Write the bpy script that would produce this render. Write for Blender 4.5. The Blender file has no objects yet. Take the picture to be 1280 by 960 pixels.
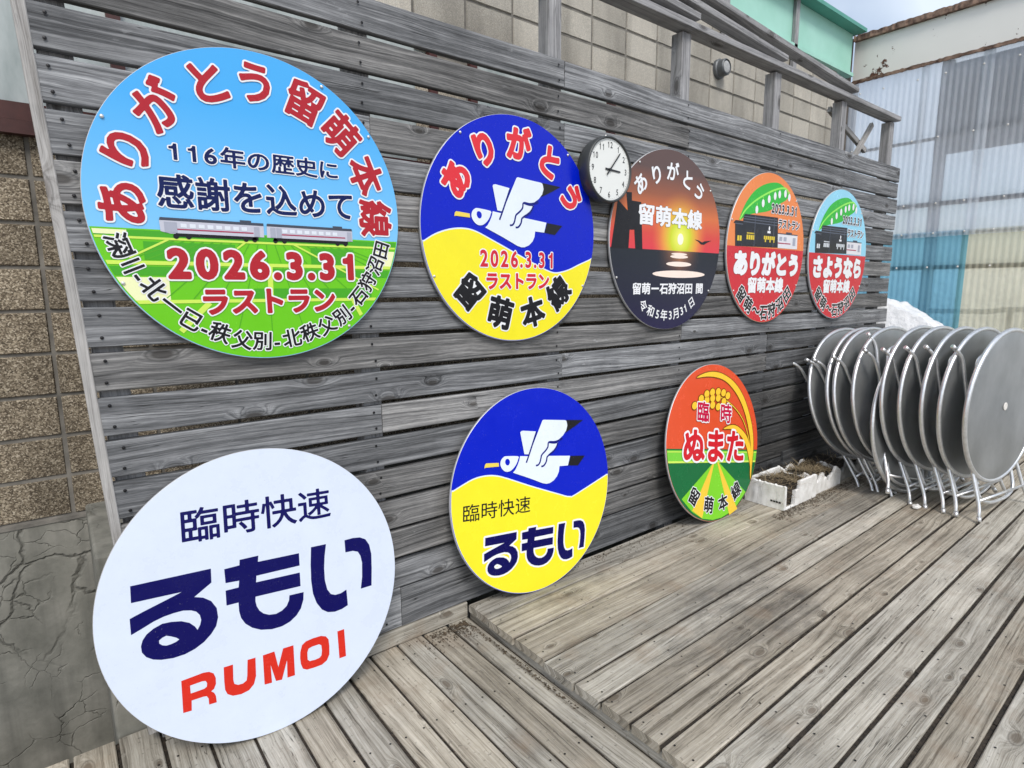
import bpy, bmesh, math, random
import numpy as np
from mathutils import Vector, Matrix, noise
from mathutils.geometry import delaunay_2d_cdt
R = math.radians
scene = bpy.context.scene
col = scene.collection
random.seed(7)

# ------------------------------------------------------------------ camera
cam = bpy.data.objects.new("camera", bpy.data.cameras.new("camera"))
col.objects.link(cam)
cam.data.sensor_width = 36.0
cam.data.lens = 20.5738
cam.data.clip_start = 0.02
cam.data.clip_end = 2000
cam.matrix_world = Matrix(((0.787544,0.100784,-0.607962,0.000000),(-0.616236,0.120321,-0.778316,-2.507861),(-0.005291,0.987606,0.156865,1.686729),(0.000000,0.000000,0.000000,1.000000)))
scene.camera = cam

# ------------------------------------------------------------------ daylight: bright overcast
SUN_EL, SUN_AZ = R(50), R(205)            # azimuth of the sun measured from +Y towards +X
world = bpy.data.worlds.new("World")
scene.world = world
world.use_nodes = True
wn = world.node_tree
bg = wn.nodes["Background"]
sky = wn.nodes.new("ShaderNodeTexSky")
sky.sky_type = 'NISHITA'
sky.sun_disc = False
sky.sun_elevation = SUN_EL
sky.sun_rotation = SUN_AZ
sky.air_density = 1.0
sky.dust_density = 3.0
sky.ozone_density = 1.0
tcn = wn.nodes.new("ShaderNodeTexCoord")
cn = wn.nodes.new("ShaderNodeTexNoise"); cn.inputs['Scale'].default_value = 2.2; cn.inputs['Detail'].default_value = 5
wn.links.new(tcn.outputs['Generated'], cn.inputs['Vector'])
cr = wn.nodes.new("ShaderNodeMapRange"); cr.inputs[1].default_value = .36; cr.inputs[2].default_value = .60; cr.inputs[3].default_value = .05; cr.inputs[4].default_value = .92
wn.links.new(cn.outputs[0], cr.inputs[0])
cmx = wn.nodes.new("ShaderNodeMix"); cmx.data_type = 'RGBA'
wn.links.new(cr.outputs[0], cmx.inputs[0]); wn.links.new(sky.outputs[0], cmx.inputs[6])
cmx.inputs[7].default_value = (5.2, 5.8, 6.6, 1)          # thin bright cloud
wn.links.new(cmx.outputs[2], bg.inputs[0])
bg.inputs[1].default_value = 0.115
sun = bpy.data.lights.new("sun", 'SUN')
sun.energy = 1.5
sun.angle = R(18)
sun.color = (1.0, 0.95, 0.88)
so = bpy.data.objects.new("sun", sun)
col.objects.link(so)
sd = Vector((math.sin(SUN_AZ) * math.cos(SUN_EL), math.cos(SUN_AZ) * math.cos(SUN_EL), math.sin(SUN_EL)))
so.rotation_euler = sd.to_track_quat('Z', 'Y').to_euler()
so.location = sd * 30
scene.view_settings.view_transform = 'Standard'
scene.view_settings.look = 'None'
scene.view_settings.exposure = 0.6
scene.view_settings.gamma = 1.0
scene.view_settings.use_curve_mapping = False
scene.cycles.max_bounces = 6
scene.cycles.transparent_max_bounces = 12
scene.cycles.use_denoising = True

# ------------------------------------------------------------------ object helpers
def tag(o, label=None, cat=None, group=None, kind=None):
    if label: o['label'] = label
    if cat: o['category'] = cat
    if group: o['group'] = group
    if kind: o['kind'] = kind
    return o

def empty(name, loc=(0, 0, 0), rot=(0, 0, 0)):
    o = bpy.data.objects.new(name, None)
    o.empty_display_size = 0.1
    o.location = loc
    o.rotation_euler = rot
    col.objects.link(o)
    return o

def link_mesh(name, me, mats, parent=None, loc=None, rot=None):
    for m in (mats if isinstance(mats, (list, tuple)) else [mats]):
        me.materials.append(m)
    o = bpy.data.objects.new(name, me)
    col.objects.link(o)
    if parent: o.parent = parent
    if loc: o.location = loc
    if rot: o.rotation_euler = rot
    return o

def build(name, bm, mats, parent=None, smooth=False, loc=None, rot=None):
    me = bpy.data.meshes.new(name)
    bm.normal_update()
    bm.to_mesh(me)
    bm.free()
    if smooth:
        for p in me.polygons: p.use_smooth = True
    return link_mesh(name, me, mats, parent, loc, rot)

def newbm():
    bm = bmesh.new()
    bm.loops.layers.uv.new("UVMap")
    return bm

def quad(bm, pts, uvs=None, mi=0):
    vs = [bm.verts.new(p) for p in pts]
    f = bm.faces.new(vs)
    f.material_index = mi
    if uvs:
        L = bm.loops.layers.uv.active
        for l, t in zip(f.loops, uvs): l[L].uv = t
    return f

def board(bm, o, u, v, n, L, W, T, seg=0.7, jit=0.0015, ch=0.003, mi=0, rng=random, bow=0.0):
    """a sawn board: o = lower-left-front corner, u length, v width, n outward front normal, thickness back along -n"""
    o, u, v, n = Vector(o), Vector(u).normalized(), Vector(v).normalized(), Vector(n).normalized()
    ns = max(1, int(L / seg))
    ou, ov = rng.uniform(0, 50), rng.uniform(0, 50)
    ly = bm.loops.layers.uv.active
    bw = rng.uniform(-bow, bow)
    rings = []
    for i in range(ns + 1):
        s = L * i / ns
        a, b = rng.uniform(-jit, jit), rng.uniform(-jit, jit)
        d = bw * math.sin(math.pi * i / ns)
        t0, t1 = a, W + b
        prof = [(t0, -T), (t0, -ch), (t0 + ch, 0), (t1 - ch, 0), (t1, -ch), (t1, -T)]
        rings.append([(bm.verts.new(o + u * s + v * t + n * (h + d)), (s + ou, t + ov + (h if k in (0, 5) else 0) * (1 if k == 0 else -1))) for k, (t, h) in enumerate(prof)])
    def face(vs):
        f = bm.faces.new([x[0] for x in vs])
        f.material_index = mi
        for l, x in zip(f.loops, vs): l[ly].uv = x[1]
    for r0, r1 in zip(rings, rings[1:]):
        for k in range(5):
            face([r0[k], r1[k], r1[k + 1], r0[k + 1]])
        face([r0[5], r1[5], r1[0], r0[0]])
    face(rings[0][::-1] if False else [rings[0][k] for k in range(6)])
    face([rings[-1][k] for k in range(5, -1, -1)])

def box(bm, lo, hi, mi=0):
    x0, y0, z0 = lo; x1, y1, z1 = hi
    v = [bm.verts.new(p) for p in ((x0,y0,z0),(x1,y0,z0),(x1,y1,z0),(x0,y1,z0),(x0,y0,z1),(x1,y0,z1),(x1,y1,z1),(x0,y1,z1))]
    for q in ((0,3,2,1),(4,5,6,7),(0,1,5,4),(1,2,6,5),(2,3,7,6),(3,0,4,7)):
        f = bm.faces.new([v[i] for i in q]); f.material_index = mi

def bevel_all(bm, w, seg=1):
    bmesh.ops.bevel(bm, geom=list(bm.edges), offset=w, segments=seg, affect='EDGES', profile=0.5)

def fillet(pts, r, n=5):
    pts = [Vector(p) for p in pts]
    out = [pts[0]]
    for a, b, c in zip(pts, pts[1:], pts[2:]):
        d0, d1 = (a - b), (c - b)
        k = min(r, d0.length * .48, d1.length * .48)
        p0, p1 = b + d0.normalized() * k, b + d1.normalized() * k
        for i in range(n + 1):
            t = i / n
            out.append(p0 * (1 - t) ** 2 + b * 2 * t * (1 - t) + p1 * t * t)
    out.append(pts[-1])
    return out

def tube(bm, pts, r, ns=10, closed=False, mi=0):
    pts = [Vector(p) for p in pts]
    N = len(pts)
    rings = []
    prev = None
    for i, p in enumerate(pts):
        if closed: d = pts[(i + 1) % N] - pts[i - 1]
        else: d = pts[min(i + 1, N - 1)] - pts[max(i - 1, 0)]
        d.normalize()
        ref = prev if prev is not None else (Vector((0, 0, 1)) if abs(d.z) < .9 else Vector((1, 0, 0)))
        a = (ref - d * ref.dot(d)).normalized()
        prev = a
        b = d.cross(a)
        rings.append([bm.verts.new(p + (a * math.cos(t) + b * math.sin(t)) * r) for t in [2 * math.pi * k / ns for k in range(ns)]])
    M = N if closed else N - 1
    for i in range(M):
        r0, r1 = rings[i], rings[(i + 1) % N]
        for k in range(ns):
            f = bm.faces.new([r0[k], r0[(k + 1) % ns], r1[(k + 1) % ns], r1[k]])
            f.smooth = True; f.material_index = mi
    if not closed:
        bm.faces.new(rings[0][::-1]).material_index = mi
        bm.faces.new(rings[-1]).material_index = mi

def lathe(bm, prof, n=64, axis='y', mi=0):
    """prof: list of (radius, depth along -y)"""
    rings = []
    for r, d in prof:
        rings.append([bm.verts.new((r * math.cos(2*math.pi*k/n), -d, r * math.sin(2*math.pi*k/n))) for k in range(n)] if r > 1e-6 else [bm.verts.new((0, -d, 0))])
    for a, b in zip(rings, rings[1:]):
        for k in range(n):
            if len(a) == 1 and len(b) == 1: continue
            if len(a) == 1: vs = [a[0], b[(k+1)%n], b[k]]
            elif len(b) == 1: vs = [a[k], a[(k+1)%n], b[0]]
            else: vs = [a[k], a[(k+1)%n], b[(k+1)%n], b[k]]
            f = bm.faces.new(vs); f.material_index = mi
    bmesh.ops.recalc_face_normals(bm, faces=bm.faces[:])

# ------------------------------------------------------------------ materials
class NT:
    def __init__(s, name):
        s.m = bpy.data.materials.new(name); s.m.use_nodes = True
        s.t = s.m.node_tree
        s.b = s.t.nodes["Principled BSDF"]
        s.out = s.t.nodes["Material Output"]
    def n(s, typ, **kw):
        x = s.t.nodes.new(typ)
        ins = kw.pop('i', {})
        for k, v in kw.items(): setattr(x, k, v)
        for k, v in ins.items():
            if hasattr(v, 'is_linked') or isinstance(v, bpy.types.NodeSocket): s.t.links.new(v, x.inputs[k])
            else: x.inputs[k].default_value = v
        return x
    def math(s, op, a, b=0.0, c=0.0):
        return s.n('ShaderNodeMath', operation=op, i={0: a, 1: b, 2: c}).outputs[0]
    def noise(s, vec, scale, detail=4, rough=.55, dist=0.0, out=0):
        return s.n('ShaderNodeTexNoise', i={'Vector': vec, 'Scale': scale, 'Detail': detail, 'Roughness': rough, 'Distortion': dist}).outputs[out]
    def ramp(s, fac, stops, interp='LINEAR'):
        x = s.n('ShaderNodeValToRGB', i={0: fac})
        cr = x.color_ramp; cr.interpolation = interp
        while len(cr.elements) < len(stops): cr.elements.new(0.5)
        for e, (p, c) in zip(cr.elements, stops):
            e.position = p
            e.color = (c, c, c, 1) if isinstance(c, (int, float)) else (*c, 1)
        return x.outputs[0]
    def mix(s, fac, a, b, mode='MIX'):
        x = s.n('ShaderNodeMix', data_type='RGBA', blend_type=mode)
        for k, v in ((0, fac), (6, a), (7, b)):
            if isinstance(v, bpy.types.NodeSocket): s.t.links.new(v, x.inputs[k])
            elif k == 0: x.inputs[0].default_value = v
            else: x.inputs[k].default_value = (*v, 1) if len(v) == 3 else v
        return x.outputs[2]
    def scale(s, vec, sc, loc=(0, 0, 0)):
        return s.n('ShaderNodeMapping', i={'Vector': vec, 'Scale': sc, 'Location': loc}).outputs[0]
    def set(s, **kw):
        for k, v in kw.items():
            k = k.replace('_', ' ')
            if isinstance(v, bpy.types.NodeSocket): s.t.links.new(v, s.b.inputs[k])
            else: s.b.inputs[k].default_value = (*v, 1) if isinstance(v, tuple) and len(v) == 3 else v
    def bump(s, h, strength=.3, dist=.01):
        x = s.n('ShaderNodeBump', i={'Height': h, 'Strength': strength, 'Distance': dist})
        s.t.links.new(x.outputs[0], s.b.inputs['Normal'])

def srgb(r, g, b):
    f = lambda c: (c / 255 / 12.92) if c / 255 <= .04045 else ((c / 255 + .055) / 1.055) ** 2.4
    return (f(r), f(g), f(b))

def plain(name, c, rough=.5, metal=0.0, spec=.5):
    t = NT(name); t.set(Base_Color=c, Roughness=rough, Metallic=metal, Specular_IOR_Level=spec)
    return t.m

def wood(name, dark, mid, light, knot, grain=52.0, tone=(.7, 1.25), tone_mask=None, stain=None, bump=.5, rowdark=None):
    t = NT(name)
    uv = t.n('ShaderNodeUVMap').outputs[0]
    geo = t.n('ShaderNodeNewGeometry')
    rnd = geo.outputs['Random Per Island']
    pos = geo.outputs['Position']
    sep = t.n('ShaderNodeSeparateXYZ', i={0: uv})
    u, v = sep.outputs[0], sep.outputs[1]
    warp = t.noise(t.scale(uv, (.75, 4.2, 1)), 1.0, 1, .4)
    warp2 = t.noise(t.scale(uv, (4.0, 18, 1)), 1.0, 3, .55)
    # knots: sparse small cells, nearly round
    kv = t.scale(uv, (3.4, 7.5, 1))
    vor = t.n('ShaderNodeTexVoronoi', voronoi_dimensions='2D', feature='F1', i={'Vector': kv, 'Scale': 1.0, 'Randomness': 1.0})
    kd, kc = vor.outputs['Distance'], vor.outputs['Color']
    ksep = t.n('ShaderNodeSeparateColor', i={0: kc})
    keep = t.math('GREATER_THAN', ksep.outputs[0], .76)
    size = t.n('ShaderNodeMapRange', i={0: ksep.outputs[1], 3: .6, 4: 1.5}).outputs[0]
    kd = t.math('DIVIDE', kd, size)
    kf = t.math('MULTIPLY', t.n('ShaderNodeMapRange', interpolation_type='SMOOTHERSTEP', i={0: kd, 1: 0.0, 2: .36, 3: 1.0, 4: 0.0}).outputs[0], keep)
    F = t.math('ADD', t.math('MULTIPLY', v, grain), t.math('MULTIPLY', warp, grain * .13))
    F = t.math('ADD', F, t.math('MULTIPLY', warp2, .9))
    F = t.math('ADD', F, t.math('MULTIPLY', kf, 2.4))
    # growth rings: irregular bands along F
    cmb = t.n('ShaderNodeCombineXYZ', i={0: t.math('MULTIPLY', u, .25), 1: F, 2: t.math('MULTIPLY', rnd, 40.0)}).outputs[0]
    rings = t.noise(cmb, 1.5, 4, .62)
    rings_f = t.noise(t.n('ShaderNodeCombineXYZ', i={0: t.math('MULTIPLY', u, 2.0), 1: t.math('MULTIPLY', F, 3.2), 2: 3.0}).outputs[0], 1.0, 4, .7)
    fib = t.noise(t.scale(uv, (11, 420, 1)), 1.0, 3, .8)
    blotch = t.noise(pos, 2.3, 5, .65)
    strk = t.noise(t.scale(uv, (1.1, 30, 1), (3, 1, 0)), 1.0, 4, .65)
    g = t.math('ADD', t.math('MULTIPLY', t.math('SUBTRACT', strk, .5), .45), t.math('ADD', t.math('MULTIPLY', rings, .45), t.math('ADD', t.math('MULTIPLY', rings_f, .35), t.math('MULTIPLY', fib, .34))))
    c = t.ramp(g, [(.42, dark), (.56, mid), (.73, light)])
    # some boards weather browner than others, pale scuffs
    rs = t.math('FRACT', t.math('MULTIPLY', rnd, 7.31))
    c = t.mix(t.math('MULTIPLY', t.math('GREATER_THAN', rs, .6), .4), c, t.mix(1.0, c, (1.0, .91, .79), 'MULTIPLY'))
    scf = t.math('MULTIPLY', t.ramp(t.noise(t.scale(uv, (9, 22, 1), (1, 9, 0)), 1.0, 4, .7), [(.62, 0.0), (.70, .55)]), t.ramp(t.noise(pos, 1.3, 2), [(.5, 0.0), (.62, 1.0)]))
    c = t.mix(scf, c, tuple(min(1, x * 1.15) for x in light))
    # drying cracks
    crk = t.noise(t.n('ShaderNodeCombineXYZ', i={0: t.math('MULTIPLY', u, 1.6), 1: t.math('MULTIPLY', F, 1.9), 2: 9.0}).outputs[0], 1.0, 1, .5)
    crm = t.ramp(t.math('ABSOLUTE', t.math('SUBTRACT', crk, .5)), [(0.0, 1.0), (.012, 0.0)])
    crm = t.math('MULTIPLY', crm, t.ramp(t.noise(t.scale(uv, (1.4, 6, 1), (7, 3, 0)), 1.0, 2), [(.52, 0.0), (.6, .8)]))
    c = t.mix(crm, c, tuple(x * .22 for x in dark))
    # knots
    kcore = t.math('MULTIPLY', t.ramp(kd, [(.07, 1.0), (.12, 0.0)]), keep)
    kring = t.math('MULTIPLY', t.ramp(kd, [(.10, 0.0), (.125, .9), (.15, 0.0)]), keep)
    c = t.mix(t.math('MULTIPLY', kcore, .75), c, knot)
    c = t.mix(t.math('MULTIPLY', kring, .6), c, tuple(x * .4 for x in dark))
    # board to board tone and weather blotches
    tn = t.n('ShaderNodeMapRange', i={0: rnd, 1: 0.0, 2: 1.0, 3: tone[0], 4: tone[1]}).outputs[0]
    bl = t.ramp(blotch, [(.3, .74), (.62, 1.12)])
    k = t.math('MULTIPLY', tn, bl)
    if tone_mask is not None:                       # (mask builder) darker wood over part of the boards
        k = t.math('MULTIPLY', k, tone_mask(t, pos))
    cc = t.n('ShaderNodeVectorMath', operation='SCALE', i={0: c, 'Scale': k}).outputs[0]
    if stain is not None:
        cc = stain(t, pos, cc)
    t.set(Base_Color=cc, Roughness=.82, Specular_IOR_Level=.25)
    h = t.math('SUBTRACT', t.math('ADD', t.math('MULTIPLY', rings, .5), t.math('MULTIPLY', rings_f, .5)), t.math('MULTIPLY', crm, 1.2))
    h = t.math('ADD', h, t.math('MULTIPLY', fib, .35))
    t.bump(h, bump, .004)
    return t.m

def fence_tone(t, pos):  # boards get darker towards the lower right
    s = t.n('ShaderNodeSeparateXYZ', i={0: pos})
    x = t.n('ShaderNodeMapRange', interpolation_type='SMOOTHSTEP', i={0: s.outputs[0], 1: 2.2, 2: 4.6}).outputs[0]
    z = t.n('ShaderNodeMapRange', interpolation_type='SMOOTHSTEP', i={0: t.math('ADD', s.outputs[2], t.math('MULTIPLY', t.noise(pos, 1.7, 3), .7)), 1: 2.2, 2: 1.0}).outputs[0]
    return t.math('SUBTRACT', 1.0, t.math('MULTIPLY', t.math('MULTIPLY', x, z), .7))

def deck_stain(t, pos, c):
    # dark weather stains that lie on the boards
    w = t.noise(pos, 3.0, 4, .6, out=1)
    p = t.n('ShaderNodeVectorMath', operation='ADD', i={0: pos, 1: t.n('ShaderNodeVectorMath', operation='SCALE', i={0: w, 'Scale': .5}).outputs[0]}).outputs[0]
    fac = None
    for (cx, cy, rx, ry, a) in ((2.78, -.92, .55, .22, .65), (2.95, -1.15, .42, .14, .85), (2.32, -1.05, .42, .22, .55), (3.15, -.72, .3, .12, .4), (2.2, -.2, .9, .16, .5), (4.9, -.62, 1.2, .2, .4)):
        q = t.n('ShaderNodeMapping', vector_type='POINT', i={'Vector': p, 'Location': (-(cx + .25) / rx, -(cy + .25) / ry, 0), 'Scale': (1 / rx, 1 / ry, 0)}).outputs[0]
        d = t.n('ShaderNodeVectorMath', operation='LENGTH', i={0: q}).outputs[1]
        m = t.n('ShaderNodeMapRange', interpolation_type='SMOOTHSTEP', i={0: d, 1: 1.25, 2: .35, 3: 0.0, 4: a}).outputs[0]
        fac = m if fac is None else t.math('MAXIMUM', fac, m)
    isl = t.n('ShaderNodeNewGeometry').outputs['Random Per Island']
    isl = t.n('ShaderNodeMapRange', i={0: t.math('FRACT', t.math('MULTIPLY', isl, 13.7)), 3: .35, 4: 1.15}).outputs[0]
    fac = t.math('MULTIPLY', t.math('MULTIPLY', fac, isl), t.ramp(t.noise(t.scale(pos, (5, 14, 1)), 1.0, 5, .75), [(.36, .25), (.62, 1.0)]))
    c = t.mix(fac, c, (.045, .045, .045))
    # pale worn spots and small dark specks
    sp = t.ramp(t.noise(pos, 55.0, 2, .5), [(.66, 0.0), (.72, .7)])
    c = t.mix(t.math('MULTIPLY', sp, .6), c, (.05, .045, .04))
    br = t.ramp(t.noise(pos, 4.2, 3, .6), [(.55, 0.0), (.75, .35)])
    return t.mix(br, c, (.24, .165, .105))

M = {}
M['fence'] = wood("grey_weathered_wood", (.052, .054, .058), (.168, .174, .184), (.41, .42, .435), (.035, .031, .028), grain=46.0, tone=(.72, 1.34), tone_mask=fence_tone)
M['post'] = wood("grey_post_wood", (.15, .15, .155), (.33, .33, .34), (.50, .50, .51), (.08, .075, .07), tone=(.8, 1.15))
M['pale'] = wood("pale_edge_wood", (.2, .19, .18), (.40, .39, .38), (.55, .54, .53), (.2, .18, .17), tone=(.95, 1.05))
M['deck'] = wood("tan_grey_deck_wood", (.135, .120, .097), (.36, .335, .285), (.55, .525, .465), (.12, .095, .07), grain=44.0, tone=(.82, 1.15), stain=deck_stain)

def mk_block():
    t = NT("exposed_aggregate_block")
    g = t.n('ShaderNodeNewGeometry'); pos = g.outputs['Position']; rnd = g.outputs['Random Per Island']
    v1 = t.n('ShaderNodeTexVoronoi', feature='F1', i={'Vector': pos, 'Scale': 190.0})
    s1 = t.n('ShaderNodeSeparateColor', i={0: v1.outputs['Color']}).outputs[0]
    n1 = t.noise(pos, 240.0, 2, .7)
    c = t.ramp(s1, [(0.0, (.05, .04, .03)), (.25, (.12, .097, .068)), (.55, (.205, .172, .125)), (.8, (.33, .28, .205)), (1.0, (.52, .46, .36))])
    c = t.mix(t.math('MULTIPLY', n1, .5), c, (.10, .08, .06))
    # upper courses are greyer and smoother
    z = t.n('ShaderNodeSeparateXYZ', i={0: pos}).outputs[2]
    up = t.n('ShaderNodeMapRange', i={0: z, 1: 2.6, 2: 3.3, 3: 0.0, 4: .72}).outputs[0]
    c = t.mix(up, c, t.ramp(n1, [(.3, (.30, .285, .25)), (.7, (.52, .50, .45))]))
    k = t.n('ShaderNodeMapRange', i={0: rnd, 3: 1.05, 4: 1.5}).outputs[0]
    st = t.ramp(t.noise(t.scale(pos, (3, 3, .8)), 1.0, 4), [(.35, .7), (.6, 1.1)])
    c = t.n('ShaderNodeVectorMath', operation='SCALE', i={0: c, 'Scale': t.math('MULTIPLY', k, st)}).outputs[0]
    t.set(Base_Color=c, Roughness=.9, Specular_IOR_Level=.2)
    t.bump(t.math('ADD', s1, n1), .5, .004)
    return t.m
M['block'] = mk_block()

def mk_concrete():
    t = NT("cracked_concrete")
    pos = t.n('ShaderNodeNewGeometry').outputs['Position']
    w = t.noise(pos, 2.2, 5, .6, out=1)
    p = t.n('ShaderNodeVectorMath', operation='ADD', i={0: pos, 1: t.n('ShaderNodeVectorMath', operation='SCALE', i={0: w, 'Scale': .35}).outputs[0]}).outputs[0]
    p2 = t.scale(p, (1, 0, .9))
    v = t.n('ShaderNodeTexVoronoi', feature='DISTANCE_TO_EDGE', i={'Vector': p2, 'Scale': 3.3}).outputs[0]
    v2 = t.n('ShaderNodeTexVoronoi', feature='DISTANCE_TO_EDGE', i={'Vector': p2, 'Scale': 8.0}).outputs[0]
    msk = t.ramp(t.noise(pos, 1.6, 2), [(.47, 0.0), (.58, .9)])
    msk2 = t.ramp(t.noise(pos, 2.9, 2), [(.5, 0.0), (.6, .7)])
    ck = t.math('MULTIPLY', t.ramp(v, [(0.0, 1.0), (.016, .5), (.03, 0.0)]), msk)
    ck2 = t.math('MULTIPLY', t.ramp(v2, [(0.0, 1.0), (.025, 0.0)]), msk2)
    ckk = t.math('MAXIMUM', ck, ck2)
    b = t.noise(pos, 5.0, 6, .65)
    st = t.noise(t.scale(pos, (9, 9, .7)), 1.0, 4, .6)
    fine = t.noise(pos, 60.0, 3, .7)
    c = t.ramp(b, [(.3, (.135, .137, .118)), (.5, (.215, .214, .188)), (.72, (.31, .302, .27))])
    c = t.mix(t.ramp(st, [(.45, 0.0), (.68, .55)]), c, (.065, .068, .06))
    c = t.mix(t.math('MULTIPLY', fine, .25), c, (.25, .24, .22))
    c = t.mix(t.math('MULTIPLY', ckk, .45), c, (.035, .032, .026))
    c = t.mix(t.math('MULTIPLY', t.ramp(v, [(.03, 0.0), (.045, .2), (.09, 0.0)]), msk), c, (.26, .25, .22))
    t.set(Base_Color=c, Roughness=.88, Specular_IOR_Level=.25)
    t.bump(t.math('SUBTRACT', t.math('MULTIPLY', b, .6), ckk), .55, .02)
    return t.m
M['concrete'] = mk_concrete()

def noisy(name, c0, c1, scale, rough=.7, metal=0.0, bump=.2, dist=.004, sc=(1, 1, 1), spec=.5, detail=5):
    t = NT(name)
    pos = t.scale(t.n('ShaderNodeNewGeometry').outputs['Position'], sc)
    n = t.noise(pos, scale, detail, .6)
    t.set(Base_Color=t.ramp(n, [(.32, c0), (.68, c1)]), Roughness=rough, Metallic=metal, Specular_IOR_Level=spec)
    if bump: t.bump(n, bump, dist)
    return t.m
M['mortar'] = noisy("mortar", (.10, .095, .085), (.24, .225, .2), 9.0, .9)
M['brown'] = noisy("brown_painted_frame", (.05, .014, .012), (.085, .026, .022), 14.0, .45)
M['glass'] = noisy("frosted_window_glass", (.30, .35, .35), (.55, .60, .60), 3.0, .25, bump=.15, sc=(2.2, 1, .7))
M['darkglass'] = plain("dark_window_glass", (.012, .013, .015), .15)
M['green'] = noisy("green_painted_steel", (.32, .62, .51), (.38, .68, .58), 3.0, .5, bump=.05)
M['green_dark'] = noisy("green_steel_flange", (.06, .27, .21), (.09, .33, .26), 4.0, .5, bump=.05)
M['darksteel'] = noisy("dark_steel", (.012, .012, .012), (.04, .035, .03), 6.0, .6)
M['rail'] = noisy("galvanised_rail", (.10, .11, .12), (.2, .21, .22), 6.0, .5, .3)
def mk_cream():
    t = NT("cream_paint_with_rust")
    pos = t.n('ShaderNodeNewGeometry').outputs['Position']
    r = t.noise(pos, 3.6, 6, .68)
    z = t.n('ShaderNodeSeparateXYZ', i={0: pos}).outputs[2]
    edge = t.n('ShaderNodeMapRange', i={0: z, 1: 4.15, 2: 4.21, 3: .12, 4: 0.0}).outputs[0]
    m = t.math('MAXIMUM', t.ramp(t.math('ADD', r, edge), [(.615, 0.0), (.635, 1.0)]), t.ramp(t.noise(t.scale(pos, (1, 1, .7), (4, 2, 1)), 7.0, 5, .6), [(.675, 0.0), (.69, 1.0)]))
    c = t.mix(t.noise(pos, 2.0, 4), (.74, .73, .69), (.84, .83, .79))
    c = t.mix(m, c, t.ramp(t.noise(pos, 30.0, 3), [(.3, (.03, .014, .01)), (.7, (.16, .06, .03))]))
    t.set(Base_Color=c, Roughness=.65); t.bump(m, .3, .004)
    return t.m
M['cream'] = mk_cream()
M['rust'] = noisy("rusted_steel", (.05, .022, .015), (.33, .22, .16), 14.0, .85)
def mk_sheet(name, c, tr=.25, trans=.5):
    t = NT(name)
    pos = t.n('ShaderNodeNewGeometry').outputs['Position']
    d = t.noise(t.scale(pos, (1, 3, .6)), 2.0, 5, .65)
    cc = t.mix(t.ramp(d, [(.4, 0.0), (.75, .35)]), c, tuple(x * .55 for x in c))
    t.set(Base_Color=cc, Roughness=.28, Specular_IOR_Level=.5)
    tl = t.n('ShaderNodeBsdfTranslucent', i={0: cc})
    tp = t.n('ShaderNodeBsdfTransparent', i={0: (*[min(1, x * 1.1) for x in c], 1)})
    m1 = t.n('ShaderNodeMixShader', i={0: trans, 1: t.b.outputs[0], 2: tl.outputs[0]})
    m2 = t.n('ShaderNodeMixShader', i={0: tr, 1: m1.outputs[0], 2: tp.outputs[0]})
    t.t.links.new(m2.outputs[0], t.out.inputs[0])
    return t.m
M['sheet'] = mk_sheet("clear_corrugated_plastic", (.90, .93, .97), .36, .7)
M['sheet_blue'] = mk_sheet("blue_corrugated_plastic", (.28, .58, .72), .28, .6)
M['sheet_yellow'] = mk_sheet("yellow_corrugated_plastic", (.88, .84, .66), .28, .6)
M['snow'] = noisy("old_snow", (.62, .64, .68), (.82, .84, .87), 9.0, .75, bump=.9, dist=.05)
M['ground'] = noisy("thawing_ground", (.12, .10, .08), (.30, .28, .26), 1.5, .95)
M['backboard'] = noisy("grey_backboard", (.09, .095, .11), (.15, .155, .175), 3.0, .7)
M['tubing'] = noisy("aluminium_tube", (.70, .71, .72), (.86, .87, .88), 30.0, .34, .85, bump=.04)
def mk_top():
    t = NT("brushed_table_metal")
    g = t.n('ShaderNodeNewGeometry'); pos = g.outputs['Position']
    a = t.noise(t.scale(pos, (2, 2, 1.4)), 1.6, 5, .6)
    b = t.noise(pos, 130.0, 2, .6)
    c = t.ramp(a, [(.3, (.31, .325, .33)), (.7, (.46, .475, .48))])
    t.set(Base_Color=c, Metallic=.8, Roughness=t.math('ADD', t.math('MULTIPLY', a, .2), .34))
    t.bump(b, .05, .001)
    return t.m
M['tabletop'] = mk_top()
M['cap'] = plain("white_plastic_cap", (.72, .70, .66), .5)
M['rubber'] = plain("dark_rubber", (.03, .03, .03), .7)
M['foam'] = noisy("weathered_white_foam", (.66, .65, .62), (.85, .85, .84), 13.0, .85, bump=.5, dist=.01)
M['foam_dirty'] = noisy("dirty_foam", (.22, .215, .2), (.52, .51, .48), 7.0, .9, bump=.6, dist=.01)
M['soil'] = noisy("dark_soil_and_gap_shade", (.010, .008, .006), (.055, .042, .030), 45.0, .95, bump=.9, dist=.02)  # also colours the painted shade strips between the deck boards
M['straw'] = noisy("dead_grass", (.12, .085, .045), (.36, .29, .18), 25.0, .9, bump=0)
M['litter'] = noisy("dry_litter", (.025, .018, .012), (.13, .095, .06), 60.0, .95, bump=0)
M['screw'] = plain("dark_screw", (.03, .03, .032), .45, .8)
M['screw_bright'] = plain("bright_screw", (.75, .75, .74), .35, .7)
M['case'] = plain("dark_grey_clock_case", (.045, .05, .052), .42)
M['face'] = plain("white_clock_face", (.78, .80, .78), .35)
M['black'] = plain("black_print", (.012, .012, .014), .3)
M['alu'] = plain("sign_board_edge", (.62, .63, .65), .4, .3)

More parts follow.
